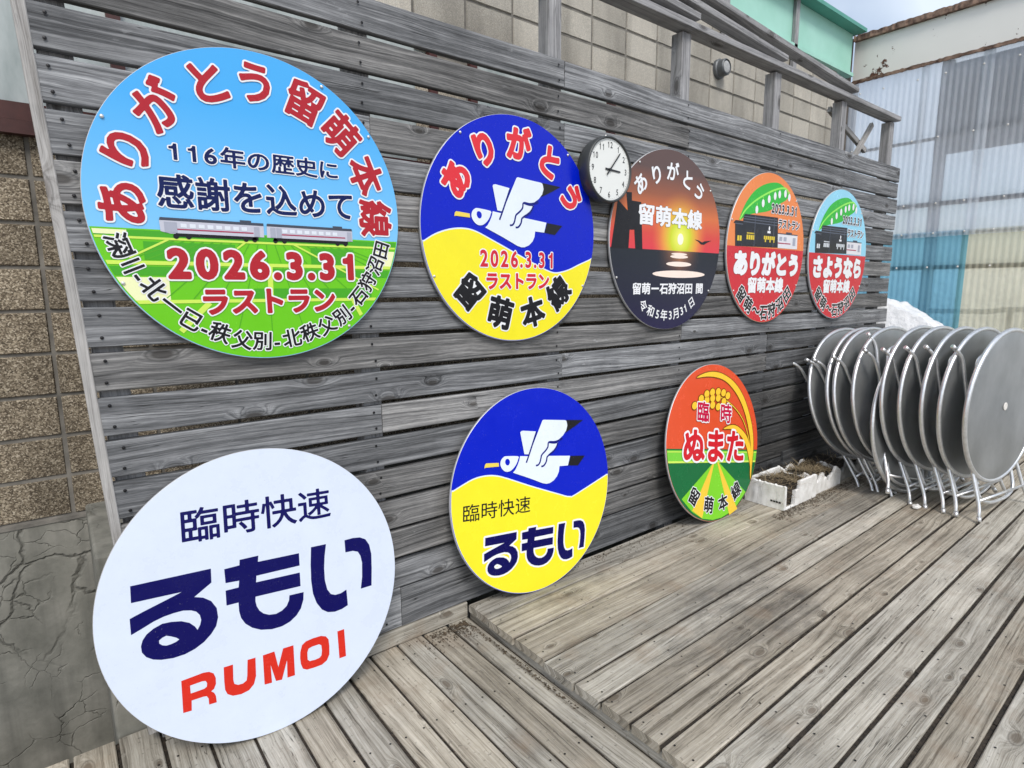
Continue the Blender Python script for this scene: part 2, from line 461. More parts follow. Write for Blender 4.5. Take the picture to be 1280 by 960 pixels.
def ink(name, c, rough=.22):
    if name not in M:
        t = NT(name)
        pos = t.n('ShaderNodeNewGeometry').outputs['Position']
        n = t.noise(pos, 7.0, 6, .7)
        v = t.n('ShaderNodeVectorMath', operation='SCALE', i={0: c, 'Scale': t.ramp(n, [(.3, .96), (.7, 1.02)])}).outputs[0]
        dust = t.ramp(t.noise(pos, 160.0, 2, .5), [(.70, 0.0), (.76, .25)])
        t.set(Base_Color=t.mix(dust, v, (.35, .34, .32)), Roughness=t.ramp(n, [(.3, max(.05, rough - .1)), (.7, rough + .12)]), Specular_IOR_Level=.28)
        t.bump(t.noise(pos, 2.2, 2), .04, .05)
        M[name] = t.m
    return M[name]

ZLOW = -.083
# ------------------------------------------------------------------ the setting: ground, decks
bm = newbm()
quad(bm, [(-400, -400, -.62), (400, -400, -.62), (400, 400, -.62), (-400, 400, -.62)])
tag(build("ground", bm, M['ground']), kind='structure')

rng = random.Random(11)
bm = newbm()
# upper deck: boards run along the fence; gap lines measured at the step edge and far along
GL = [-.02, -.211, -.422, -.646, -.848, -.999, -1.157, -1.307] + [-1.307 - .152 * k for k in range(1, 16)]
GR = [-.02, -.20, -.40, -.604, -.777, -.94, -1.099, -1.25] + [-1.25 - .152 * k for k in range(1, 16)]
nails = []
for i in range(len(GL) - 1):
    gap = .011 + .004 * rng.random() + (.005 if i > 4 else 0)
    a = Vector((1.632 + rng.uniform(-.008, .006), GL[i + 1] + gap / 2, 0))
    k = (GR[i + 1] - GL[i + 1]) / 3.47
    k0 = (GR[i] - GL[i]) / 3.47
    xe = rng.choice((3.9, 4.6, 5.2)) if i % 2 else None
    spans = [(a.x, 9.2)] if xe is None else [(a.x, xe - .0015), (xe + .0015, 9.2)]
    for x0, x1 in [(a.x, 9.2)]:
        L = x1 - x0
        Wd = GL[i] - GL[i + 1] - gap
        board(bm, (x0, GL[i + 1] + gap / 2 + k * (x0 - 1.632), rng.uniform(-.002, .0015)), (1, k, 0), (0, 1, 0), (0, 0, 1), L, Wd, .042, seg=.5, jit=.0022, ch=.004, rng=rng)
    if i < 12:                                 # dark strips that stand in for the shade in the gap
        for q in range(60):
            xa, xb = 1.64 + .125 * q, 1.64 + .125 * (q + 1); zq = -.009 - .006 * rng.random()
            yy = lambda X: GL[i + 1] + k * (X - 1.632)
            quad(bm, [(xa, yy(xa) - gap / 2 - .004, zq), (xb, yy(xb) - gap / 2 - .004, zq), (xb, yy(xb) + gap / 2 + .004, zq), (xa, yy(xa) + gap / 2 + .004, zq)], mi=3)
    for xn in [1.68 + .46 * q for q in range(14)]:
        for fv in (.22, .78):
            nails.append((xn + rng.uniform(-.012, .012), GL[i + 1] + (GL[i] - GL[i + 1]) * fv + k * (xn - 1.632)))
for x, y in nails:
    ring = [bm.verts.new((x + .0045 * math.cos(q * math.pi / 4), y + .0045 * math.sin(q * math.pi / 4), .0022)) for q in range(8)]
    bm.faces.new(ring).material_index = 1
# fascia of the step, supports below
board(bm, (1.648, -4.0, -.12), (0, 1, 0), (0, 0, 1), (-1, 0, 0), 3.985, .083, .03, rng=rng)
for yy in (-.3, -1.2, -2.1, -3.0):
    box(bm, (1.69, yy - .04, -.2), (9.2, yy + .04, -.04), 2)
box(bm, (1.69, -4.2, -.55), (9.2, .02, -.33), 2)
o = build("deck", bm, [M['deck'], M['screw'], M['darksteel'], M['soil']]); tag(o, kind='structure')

bm = newbm()
x = -2.6
edges = [.034 + .1473 * k for k in range(-26, 12)]
edges[-1] = 1.642
nails = []
for x0, x1 in zip(edges, edges[1:]):
    ye = .125 if x1 < .2 else -.004
    g = .011 + .004 * rng.random()
    board(bm, (x1 - g / 2, -4.0, ZLOW + rng.uniform(-.002, .001)), (0, 1, 0), (-1, 0, 0), (0, 0, 1), 4.0 + ye + rng.uniform(-.004, .004), x1 - x0 - g, .035, seg=.5, jit=.002, ch=.004, rng=rng)
    for q in range(32):  # dark strips painted in as shade between the lower boards
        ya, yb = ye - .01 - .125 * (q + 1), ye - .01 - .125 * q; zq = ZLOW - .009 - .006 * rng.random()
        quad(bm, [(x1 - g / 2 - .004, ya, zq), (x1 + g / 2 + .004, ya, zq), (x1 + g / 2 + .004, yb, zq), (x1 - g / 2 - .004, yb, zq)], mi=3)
    for q in range(9):
        for fv in (.22, .78):
            nails.append((x0 + (x1 - x0) * fv, -.12 - .46 * q + rng.uniform(-.01, .01)))
for x, y in nails:
    ring = [bm.verts.new((x + .0045 * math.cos(q * math.pi / 4), y + .0045 * math.sin(q * math.pi / 4), ZLOW + .0022)) for q in range(8)]
    bm.faces.new(ring).material_index = 1
for yy in (-.12, -1.0, -2.0, -3.0):
    box(bm, (-2.6, yy - .04, ZLOW - .2), (1.63, yy + .04, ZLOW - .04), 2)
box(bm, (-2.6, -4.2, -.56), (1.66, .1, -.36), 2)
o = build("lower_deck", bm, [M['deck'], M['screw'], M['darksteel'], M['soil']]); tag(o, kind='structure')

# ------------------------------------------------------------------ slatted fence
fence = empty("slatted_fence", (3.5, 0, 0))
tag(fence, "long fence of weathered grey horizontal boards with gaps, carrying the round signs and the clock", "fence")
def fpart(name, bm, mats, **k):
    o = build(name, bm, mats, **k); o.parent = fence; o.matrix_parent_inverse = Matrix.Translation((-3.5, 0, 0)); return o
ZT, PW, PITCH = 2.92, .138, .16
POSTX = [.06, 1.15, 2.295, 3.455, 4.63, 5.79, 6.88]
bm = newbm(); screws = []
rng = random.Random(5)
for k in range(18):
    z1 = ZT - PITCH * k; z0 = z1 - PW + rng.uniform(-.003, .003)
    if k == 17: z0, z1 = .008, .215
    xl = .168 - .053 * z1; xr = 7.07 + rng.uniform(-.012, .012)
    if k == 17: cuts = [xl, 1.245, 4.64, xr]
    elif k % 2 == 0: cuts = [xl, 2.335, xr] if k % 4 == 0 else [xl, 2.335, 4.64, xr]
    else: cuts = [xl, 3.47, xr] if k % 4 == 1 else [xl, 1.18, 4.64, xr]
    for a, b in zip(cuts, cuts[1:]):
        board(bm, (a + .001, 0 + rng.uniform(-.002, .003), z0 + rng.uniform(-.002, .002)), (1, 0, rng.uniform(-.0006, .0006)), (0, 0, 1), (0, -1, 0), b - a - .003, z1 - z0, .034, seg=.6, jit=.0018, rng=rng, bow=.003)
    for px in POSTX:
        for dz in (.03, .108):
            screws.append(((xl + .045 if px < .1 else px) + rng.uniform(-.012, .012), z0 + dz * (z1 - z0) / .138))
for x, z in screws:
    n = 8
    c = bm.verts.new((x, -.0062, z))
    ring = [bm.verts.new((x + .0062 * math.cos(q * 2*math.pi/n), -.0046, z + .0062 * math.sin(q * 2*math.pi/n))) for q in range(n)]
    for q in range(n): bm.faces.new([c, ring[q], ring[(q+1) % n]]).material_index = 1
fpart("slat_panel", bm, [M['fence'], M['screw']])
for i, px in enumerate(POSTX):
    bm = newbm()
    top = 3.345 if i else 3.345
    if i == 0: board(bm, (.195, .038, -.3), Vector((-.053, 0, 1)), (1, 0, 0), (0, -1, 0), top + .3, .095, .085, seg=.9, rng=rng)
    else: board(bm, (px - .045, .038, -.3), (0, 0, 1), (1, 0, 0), (0, -1, 0), top + .3, .095, .085, seg=.9, rng=rng)
    fpart("post", bm, M['post'])
# pale end board at the left
bm = newbm()
d = Vector((-.053, 0, 1)).normalized()
board(bm, (.172 - .036, -.004, -.03), d, (1, 0, 0), (0, -1, 0), 3.4, .036, .06, seg=.5, jit=.003, rng=rng)
fpart("end_board", bm, M['pale'])
bm = newbm()
board(bm, (-.4, -.012, 3.36), (1, 0, 0), (0, 0, 1), (0, -1, 0), 7.35, .042, .12, rng=rng)
fpart("top_rail", bm, M['post'])
for (x0, z0, x1, z1) in ((-.3, 3.62, 3.545, 3.436), (2.1, 3.60, 4.69, 3.436), (2.6, 3.66, 5.97, 3.45)):
    bm = newbm()
    dv = Vector((x1 - x0, 0, z1 - z0))
    up = Vector((-dv.z, 0, dv.x)).normalized()
    board(bm, Vector((x0, .0, z0)), dv, up, (0, -1, 0), dv.length, .04, .095, rng=rng)
    fpart("sloping_rail", bm, M['post'])
for (x0, z0, x1, z1, y) in ((5.80, 3.32, 6.62, 3.07, .16), (6.63, 3.30, 6.22, 2.88, .115)):
    bm = newbm()
    dv = Vector((x1 - x0, 0, z1 - z0)); up = Vector((-dv.z, 0, dv.x)).normalized()
    board(bm, Vector((x0, y, z0)) - up * .03, dv, up, (0, -1, 0), dv.length, .05, .03, rng=rng)
    fpart("cross_brace", bm, M['pale'])
bm = newbm()
board(bm, (.19, -.006, ZLOW + .003), (1, 0, 0), (0, 0, 1), (0, -1, 0), 1.445, .083, .03, rng=rng)
fpart("kick_board", bm, M['deck'])

# ------------------------------------------------------------------ block wall behind the fence
YW = .9
wall = empty("block_wall", (2.2, YW, 0)); tag(wall, "tall wall of speckled concrete blocks on a cracked concrete footing, behind the fence", "wall")
def wpart(name, bm, mats, par=None, **k):
    o = build(name, bm, mats, **k)
    o.parent = par or wall
    o.matrix_parent_inverse = Matrix.Translation((-2.2, -YW, 0)) if par is None else Matrix.Identity(4)
    return o
Z0, RH, CX, CW = .640, .1935, -.01, .385
rng = random.Random(3)
WIN = [(-2.6, 2.06, 2.36, 3.33), (2.31, 3.70, 2.36, 3.33)]
bm = newbm()
for r in range(0, 19):
    z0 = Z0 + RH * r
    for c in range(-8, 20):
        x0 = CX + CW * c
        x1 = min(x0 + CW, 7.49)
        zc = z0 + RH / 2; xc = (x0 + x1) / 2
        if any(a - .02 < xc < b + .02 and e < zc < f for a, b, e, f in WIN): continue
        j = rng.uniform(-.0025, .0025)
        b2 = newbm() if False else None
        g = .006
        X0, X1, Za, Zb = x0 + g, x1 - g, z0 + g, z0 + RH - g
        yf = YW + j; e = .006
        ring0 = [bm.verts.new(p) for p in ((X0, yf + .012, Za), (X1, yf + .012, Za), (X1, yf + .012, Zb), (X0, yf + .012, Zb))]
        ring1 = [bm.verts.new(p) for p in ((X0 + e, yf, Za + e), (X1 - e, yf, Za + e), (X1 - e, yf, Zb - e), (X0 + e, yf, Zb - e))]
        bm.faces.new(ring1)
        for q in range(4): bm.faces.new([ring0[q], ring0[(q + 1) % 4], ring1[(q + 1) % 4], ring1[q]])
wpart("blocks", bm, M['block'])
bm = newbm()
def wallslab(y0, y1, z0, z1, x0=-3.1, x1=7.49):
    """mortar backing with openings left for the windows"""
    xs = [x0] + [v for w in WIN for v in (w[0], w[1])] + [x1]
    if z1 <= 2.36 or z0 >= 3.33: box(bm, (x0, y0, z0), (x1, y1, z1)); return
wallslab(YW + .008, YW + .2, Z0 - .01, 2.36)
wallslab(YW + .008, YW + .2, 3.33, 4.32)
for a, b in ((-3.1, -2.6), (2.06, 2.31), (3.70, 7.49)):
    box(bm, (a, YW + .008, 2.3605), (b, YW + .2, 3.3295))
wpart("mortar", bm, M['mortar'])
bm = newbm()
box(bm, (-3.1, YW - .03, -.7), (7.5, YW + .2, Z0 - .014))
o = wpart("concrete_footing", bm, M['concrete'])
bm = newbm()
box(bm, (-3.1, YW - .035, Z0 - .012), (7.5, YW + .006, Z0 + .004))
wpart("mortar_ledge", bm, M['mortar'])
bm = newbm()
box(bm, (.035, .14, -.7), (.34, YW - .032, .69)); bevel_all(bm, .012, 2)
wpart("concrete_pier", bm, M['concrete'])
for a, b, e, f in WIN:
    bm = newbm()
    fw = .055
    box(bm, (a, YW - .05, e), (b, YW + .06, e + .055)); box(bm, (a, YW - .02, e + .062), (b, YW + .06, e + .135))
    box(bm, (a, YW - .03, f - fw), (b, YW + .06, f))
    for x in (a, b - fw): box(bm, (x, YW - .03, e + .136), (x + fw, YW + .06, f - fw - .001))
    for x in ([-1.0, .33, .9][0:2] if a < 0 else [2.97]): box(bm, (x, YW - .022, e + .136), (x + .055, YW + .05, f - fw - .001))
    fr = wpart("window", bm, M['brown'])
    fr.matrix_parent_inverse = Matrix.Translation((-2.2, -YW, 0))
    bm = newbm(); box(bm, (a + .03, YW + .02, e + .1), (b - .03, YW + .03, f - .03))
    p = build("pane", bm, M['glass'] if a < 0 else M['glass']); p.parent = fr

# small round vent on the block wall
v = empty("wall_vent", (5.11, YW, 3.71)); tag(v, "small round grey vent cover high on the block wall above the fence rail", "vent")
bm = newbm(); lathe(bm, [(.085, 0), (.085, .03), (.075, .04), (.072, .09), (.064, .098), (.06, .085), (.0, .085)], 40)
build("housing", bm, M['rail'], v, smooth=False)
bm = newbm(); lathe(bm, [(.050, .0853), (.050, .094), (.035, .097), (0, .099)], 32)
build("grille", bm, noisy("pale_vent_face", (.3, .31, .31), (.5, .5, .5), 40, .5), v)

# ------------------------------------------------------------------ green steel girder above the block wall
g = empty("steel_girder", (5, YW, 4.3)); tag(g, "turquoise green steel girder along the top of the block wall", "girder")
def gpart(par, off, name, bm, mats):
    o = build(name, bm, mats); o.parent = par; o.matrix_parent_inverse = Matrix.Translation(-Vector(off)); return o
bm = newbm(); box(bm, (-3, YW - .01, 4.225), (7.80, YW + .05, 4.66)); gpart(g, (5, YW, 4.3), "web", bm, M['green'])
bm = newbm(); box(bm, (-3, YW - .14, 4.662), (7.86, YW + .2, 4.70)); gpart(g, (5, YW, 4.3), "flange", bm, M['green_dark'])
bm = newbm(); box(bm, (-3, YW - .05, 4.185), (7.80, YW + .18, 4.223)); gpart(g, (5, YW, 4.3), "flange", bm, M['green'])
for x in (3.9, 5.15, 6.42):
    bm = newbm(); board(bm, (x - .035, YW - .05, 3.95), (0, 0, 1), (1, 0, 0), (0, -1, 0), .71, .07, .035); 
    o = gpart(g, (5, YW, 4.3), "timber_stud", bm, M['post'])

# ------------------------------------------------------------------ corrugated plastic wall at the right with its beam
XR = 8.0
cw = empty("corrugated_wall", (XR, -.5, 0)); tag(cw, "translucent corrugated plastic wall of clear, blue and yellow sheets beyond the end of the fence", "wall")
OFF = (XR, -.5, 0)
def sheet(y0, y1, z0, z1, mat, dx, lbl):
    bm = newbm()
    per = .060; n = int((y0 - y1) / per * 8)
    prev = None
    for i in range(n + 1):
        y = y0 + (y1 - y0) * i / n
        x = XR + dx + .008 * math.sin(2 * math.pi * y / per)
        a, b = bm.verts.new((x, y, z0)), bm.verts.new((x, y, z1))
        if prev:
            f = bm.faces.new([prev[0], a, b, prev[1]]); f.smooth = True
        prev = (a, b)
    o = gpart(cw, OFF, "sheet", bm, mat); o['label'] = lbl
for y0, y1, dx in ((.98, .13, 0), (.20, -.46, -.006), (-.36, -1.15, 0), (-1.05, -1.85, -.006), (-1.75, -2.6, 0)):
    sheet(y0, y1, 2.27, 4.19, M['sheet'], dx, "clear corrugated sheet")
sheet(.98, -.40, .55, 2.33, M['sheet_blue'], .014, "blue corrugated sheet")
for y0, y1, dx in ((-.34, -1.2, .02), (-1.1, -1.95, .014), (-1.85, -2.6, .02)):
    sheet(y0, y1, .55, 2.33, M['sheet_yellow'], dx, "yellow corrugated sheet")
for z, th in ((3.36, .03), (2.64, .05), (2.30, .03), (1.93, .05)):
    bm = newbm(); box(bm, (XR + .035, -2.7, z - th / 2), (XR + .075, .98, z + th / 2)); gpart(cw, OFF, "girt", bm, M['darksteel'])
for y in (.97, -1.5):
    bm = newbm(); box(bm, (XR + .08, y - .04, -.6), (XR + .16, y + .04, 4.2)); gpart(cw, OFF, "stanchion", bm, M['rail'])
bm = newbm()
rng = random.Random(8)
for z, ys in ((4.02, 9), (2.64, 9), (2.31, 9), (1.93, 9), (3.36, 9)):
    for q in range(ys):
        y = .85 - q * .3 + rng.uniform(-.03, .03)
        lat = newbm; 
        n = 8; c = bm.verts.new((XR - .026, y, z)); ring = [bm.verts.new((XR - .018, y + .011 * math.cos(k*2*math.pi/n), z + .011 * math.sin(k*2*math.pi/n))) for k in range(n)]
        for k in range(n): bm.faces.new([c, ring[k], ring[(k+1) % n]])
gpart(cw, OFF, "screw_heads", bm, M['cap'])

cb = empty("painted_beam", (XR, -.5, 4.2)); tag(cb, "cream painted steel beam with rusted edges above the corrugated wall", "beam")
OFB = (XR, -.5, 4.2)
bm = newbm(); box(bm, (XR - .03, -3.2, 4.165), (XR + .05, .93, 4.62)); gpart(cb, OFB, "web", bm, M['cream'])
bm = newbm()
rng = random.Random(2)
N = 160; pr = None
for i in range(N + 1):
    y = .93 - i * (4.13 / N); j = rng.uniform(0, .016); k = rng.uniform(0, .012)
    P = [bm.verts.new(p) for p in ((XR - .07 - k, y, 4.622), (XR - .07 - k, y, 4.675 + j), (XR + .1, y, 4.68 + j), (XR + .1, y, 4.622))]
    if pr:
        for q in range(4): bm.faces.new([pr[q], P[q], P[(q+1) % 4], pr[(q+1) % 4]])
    pr = P
bmesh.ops.recalc_face_normals(bm, faces=bm.faces[:])
gpart(cb, OFB, "rusted_flange", bm, M['rust'])
bm = newbm()
pr = None
for i in range(N + 1):
    y = .93 - i * (4.13 / N); j = rng.uniform(0, .012)
    P = [bm.verts.new(p) for p in ((XR - .05, y, 4.15 - j), (XR - .05, y, 4.172 + j), (XR - .031, y, 4.172 + j), (XR - .031, y, 4.15 - j))]
    if pr:
        for q in range(4): bm.faces.new([pr[q], P[q], P[(q+1) % 4], pr[(q+1) % 4]])
    pr = P
bmesh.ops.recalc_face_normals(bm, faces=bm.faces[:])
gpart(cb, OFB, "rusted_lip", bm, M['rust'])
for (y, z, n, s) in ((-.35, 4.16, 7, .05), (.55, 4.16, 5, .04), (.75, 4.17, 6, .04)): pass
c = empty("corner_column", (7.86, .96, 0)); tag(c, "dark brown steel column in the corner between the green girder and the cream beam", "column")
bm = newbm(); box(bm, (7.815, .94, -.6), (7.955, 1.1, 4.66)); gpart(c, (7.86, .96, 0), "shaft", bm, noisy("brown_steel", (.035, .025, .02), (.11, .09, .07), 5, .6))
bm = newbm(); box(bm, (7.79, .925, 4.1), (7.90, .94, 4.64)); gpart(c, (7.86, .96, 0), "cleat", bm, M['darksteel'])

# behind the sheets: dark panel added to darken the upper ones; handrail
sh = empty("dark_backboard", (8.5, -1, 0)); tag(sh, "dark grey shed added behind the upper clear sheets to darken them", "backboard")
bm = newbm()
for k in range(5):
    box(bm, (8.42, -2.9, 3.24 + .2 * k), (8.45, .14, 3.432 + .2 * k))
gpart(sh, (8.5, -1, 0), "boarding", bm, M['backboard'])
bm = newbm()
for y in (.1, -1.4, -2.85): box(bm, (8.46, y - .05, -.6), (8.56, y + .05, 4.3))
gpart(sh, (8.5, -1, 0), "frame", bm, M['backboard'])
hr = empty("handrail", (8.25, -1, 0)); tag(hr, "grey tube handrail seen through the yellow sheets", "handrail")
bm = newbm(); tube(bm, fillet([(8.2, 1.2, 1.43), (8.2, -.62, 1.43), (8.2, -.76, 1.46), (8.2, -2.4, 1.46)], .05), .028); gpart(hr, (8.25, -1, 0), "bar", bm, M['rail'])
for y in (.05, -.80, -1.9):
    bm = newbm(); tube(bm, [(8.2, y, -.62), (8.2, y, 1.44)], .03); gpart(hr, (8.25, -1, 0), "baluster", bm, M['rail'])

# old snow piled behind the fence end; bank added beyond the sheets brightens them
def mound(name, fx, x0, x1, y0, y1, nx, ny, base, label, seed):
    bm = newbm(); G = []
    for i in range(nx + 1):
        row = []
        for j in range(ny + 1):
            x = x0 + (x1 - x0) * i / nx; y = y0 + (y1 - y0) * j / ny
            h = fx(x, y) + .05 * noise.fractal(Vector((x * 3, y * 3, seed)), 1, 2, 4) + .018 * noise.noise(Vector((x * 16, y * 16, seed)))
            row.append(bm.verts.new((x, y, base if i in (0, nx) or j in (0, ny) else max(base, h))))
        G.append(row)
    for i in range(nx):
        for j in range(ny):
            f = bm.faces.new([G[i][j], G[i+1][j], G[i+1][j+1], G[i][j+1]]); f.smooth = True
    o = build(name, bm, M['snow']); tag(o, label, kind='stuff'); o['category'] = "snow"
def sm(a, b, x): t = max(0, min(1, (x - a) / (b - a))); return t * t * (3 - 2 * t)
mound("snow_heap", lambda x, y: -.62 + 2.2 * sm(-1.9, .30, y - .06 * math.sin(x * 5)) ** .55 * (1 - .25 * sm(7.75, 8.0, x)) , 7.12, 7.93, -1.0, .86, 30, 60, -.62, "heap of old white snow between the fence end and the corrugated wall", 3)
mound("snow_bank", lambda x, y: -.62 + 2.62 * sm(9.2, 10.6, x), 8.8, 16, -5, 4, 40, 50, -.62, "bank of snow added beyond the translucent sheets to brighten their lower part", 8)

# ------------------------------------------------------------------ traced outlines for the sign artwork (unit disc coordinates)
BEAK=[(-0.644,0.266),(-0.638,0.297),(-0.625,0.310),(-0.483,0.303),(-0.479,0.269),(-0.627,0.271)]
HEAD=[(-0.256,0.349),(-0.393,0.359),(-0.425,0.353),(-0.451,0.333),(-0.464,0.300),(-0.457,0.265),(-0.433,0.235),(-0.401,0.215),(-0.363,0.212),(-0.330,0.223),(-0.293,0.252),(-0.266,0.289),(-0.253,0.323)]
EYE=[(-0.382,0.334),(-0.398,0.331),(-0.407,0.319),(-0.409,0.304),(-0.404,0.289),(-0.393,0.276),(-0.379,0.271),(-0.365,0.274),(-0.356,0.285),(-0.352,0.299),(-0.356,0.315),(-0.367,0.329)]
WING=[(-0.234,0.571),(-0.230,0.579),(-0.223,0.585),(-0.201,0.589),(-0.040,0.575),(-0.127,0.358),(-0.178,0.362)]
BODY=[(-0.231,0.348),(-0.141,0.341),(-0.121,0.349),(0.039,0.675),(0.046,0.682),(0.057,0.685),(0.339,0.672),(0.356,0.667),(0.365,0.656),(0.376,0.618),(0.361,0.567),(0.318,0.518),(0.263,0.481),(0.202,0.464),(0.129,0.459),(0.251,0.452),(0.234,0.412),(0.198,0.373),(0.144,0.340),(0.126,0.325),(0.422,0.305),(0.396,0.208),(0.280,0.210),(0.272,0.155),(0.248,0.111),(0.206,0.074),(0.152,0.052),(0.110,0.049),(0.061,0.060),(-0.110,0.126),(-0.313,0.197),(-0.286,0.221),(-0.260,0.262),(-0.239,0.309)]
BST=[[(-0.034,0.571),(-0.116,0.366),(-0.153,0.279)],[(0.313,0.491),(0.263,0.472),(0.202,0.460),(0.129,0.461),(0.118,0.414),(0.089,0.380),(0.042,0.342),(0.031,0.311),(0.020,0.272),(-0.002,0.246),(-0.032,0.242)],[(0.245,0.453),(0.196,0.450),(0.135,0.459)],[(0.251,0.448),(0.234,0.412),(0.198,0.373),(0.144,0.340),(0.120,0.323),(0.109,0.310),(0.104,0.279),(0.086,0.249),(0.063,0.230),(0.037,0.228)]]
TIP1=[(0.358,0.673),(0.598,0.664),(0.495,0.609),(0.349,0.540),(0.367,0.586),(0.375,0.623)]
TIP2=[(0.432,0.303),(0.636,0.292),(0.539,0.196),(0.400,0.207)]
WAVE7=[[(-0.970,0.088),(-0.880,0.127),(-0.774,0.168),(-0.679,0.186)],[(-0.579,0.188),(-0.485,0.174),(-0.399,0.149),(-0.311,0.119),(-0.084,0.039),(0.154,-0.038),(0.316,-0.090),(0.380,-0.111),(0.418,-0.119),(0.444,-0.121),(0.509,-0.111),(0.574,-0.080),(0.696,-0.055)],[(0.755,-0.017),(0.970,0.056)]]
WAVE2=[(-0.965,-0.156),(-0.865,-0.096),(-0.736,-0.049),(-0.603,-0.027),(-0.465,-0.038),(-0.264,-0.107),(-0.021,-0.197),(0.238,-0.293),(0.408,-0.348),(0.513,-0.357),(0.654,-0.325),(0.799,-0.267),(0.986,-0.197)]
RU=[[(-0.798,0.232),(-0.340,0.233),(-0.342,0.140),(-0.449,0.071),(-0.397,0.053),(-0.351,0.018),(-0.320,-0.038),(-0.315,-0.100),(-0.330,-0.156),(-0.363,-0.199),(-0.408,-0.238),(-0.463,-0.266),(-0.522,-0.282),(-0.590,-0.285),(-0.657,-0.274),(-0.700,-0.258),(-0.736,-0.231),(-0.758,-0.195),(-0.761,-0.156),(-0.751,-0.122),(-0.728,-0.091),(-0.689,-0.066),(-0.639,-0.049),(-0.589,-0.052),(-0.532,-0.064),(-0.487,-0.088),(-0.457,-0.120),(-0.442,-0.148),(-0.425,-0.120),(-0.417,-0.090),(-0.423,-0.055),(-0.443,-0.027),(-0.471,-0.011),(-0.517,0.001),(-0.574,-0.000),(-0.631,-0.007),(-0.687,-0.022),(-0.753,-0.049),(-0.809,-0.070),(-0.811,0.031),(-0.737,0.056),(-0.625,0.090),(-0.519,0.123),(-0.799,0.127)],[(-0.662,-0.169),(-0.663,-0.150),(-0.644,-0.137),(-0.621,-0.131),(-0.594,-0.144),(-0.566,-0.161),(-0.550,-0.177),(-0.568,-0.187),(-0.596,-0.193),(-0.624,-0.194),(-0.646,-0.185)]]
MO=[[(-0.259,0.209),(-0.162,0.213),(-0.159,0.250),(-0.036,0.252),(-0.041,0.209),(0.244,0.206),(0.243,0.116),(-0.057,0.115),(-0.062,0.070),(0.241,0.065),(0.240,-0.034),(-0.072,-0.028),(-0.074,-0.059),(-0.068,-0.096),(-0.052,-0.131),(-0.027,-0.158),(0.010,-0.178),(0.057,-0.185),(0.099,-0.174),(0.133,-0.150),(0.152,-0.115),(0.157,-0.080),(0.259,-0.083),(0.254,-0.136),(0.232,-0.195),(0.198,-0.236),(0.149,-0.268),(0.092,-0.284),(0.023,-0.284),(-0.050,-0.266),(-0.107,-0.234),(-0.148,-0.194),(-0.173,-0.148),(-0.183,-0.097),(-0.183,-0.050),(-0.183,-0.038),(-0.259,-0.038),(-0.259,0.063),(-0.176,0.064),(-0.170,0.109),(-0.256,0.114)]]
I1=[[(0.334,0.230),(0.447,0.229),(0.430,0.138),(0.421,0.051),(0.421,-0.039),(0.434,-0.110),(0.459,-0.151),(0.492,-0.166),(0.536,-0.165),(0.581,-0.149),(0.584,-0.269),(0.536,-0.285),(0.480,-0.290),(0.427,-0.278),(0.384,-0.246),(0.348,-0.187),(0.326,-0.111),(0.319,-0.013),(0.323,0.104)]]
I2=[[(0.592,0.227),(0.660,0.231),(0.716,0.224),(0.760,0.200),(0.789,0.150),(0.801,0.076),(0.796,-0.041),(0.785,-0.169),(0.696,-0.172),(0.713,-0.083),(0.720,0.024),(0.711,0.081),(0.692,0.117),(0.653,0.133),(0.593,0.134)]]
RM=[[[(-0.554,-0.446),(-0.542,-0.445),(-0.425,-0.437),(-0.390,-0.443),(-0.364,-0.462),(-0.353,-0.496),(-0.354,-0.535),(-0.367,-0.564),(-0.385,-0.574),(-0.368,-0.590),(-0.359,-0.613),(-0.356,-0.658),(-0.402,-0.656),(-0.403,-0.616),(-0.413,-0.596),(-0.434,-0.592),(-0.502,-0.592),(-0.505,-0.656),(-0.554,-0.653)],[(-0.506,-0.493),(-0.434,-0.490),(-0.414,-0.495),(-0.406,-0.512),(-0.409,-0.535),(-0.425,-0.543),(-0.505,-0.545)]],[[(-0.301,-0.444),(-0.243,-0.444),(-0.247,-0.547),(-0.242,-0.576),(-0.219,-0.591),(-0.188,-0.593),(-0.164,-0.580),(-0.158,-0.551),(-0.150,-0.444),(-0.098,-0.445),(-0.102,-0.571),(-0.118,-0.621),(-0.153,-0.652),(-0.204,-0.660),(-0.255,-0.652),(-0.288,-0.629),(-0.301,-0.595),(-0.303,-0.540)]],[[(-0.049,-0.446),(0.029,-0.444),(0.049,-0.561),(0.089,-0.442),(0.162,-0.442),(0.159,-0.657),(0.106,-0.656),(0.111,-0.532),(0.068,-0.657),(0.027,-0.652),(-0.002,-0.529),(-0.000,-0.654),(-0.050,-0.650)]],[[(0.207,-0.507),(0.222,-0.461),(0.252,-0.442),(0.304,-0.436),(0.364,-0.437),(0.400,-0.452),(0.418,-0.480),(0.421,-0.533),(0.417,-0.591),(0.396,-0.629),(0.357,-0.648),(0.297,-0.650),(0.246,-0.647),(0.218,-0.630),(0.206,-0.594),(0.203,-0.549)],[(0.257,-0.524),(0.267,-0.501),(0.293,-0.494),(0.345,-0.493),(0.362,-0.506),(0.364,-0.544),(0.358,-0.579),(0.342,-0.593),(0.308,-0.596),(0.271,-0.593),(0.256,-0.579)]],[[(0.489,-0.442),(0.542,-0.440),(0.543,-0.645),(0.491,-0.646)]]]
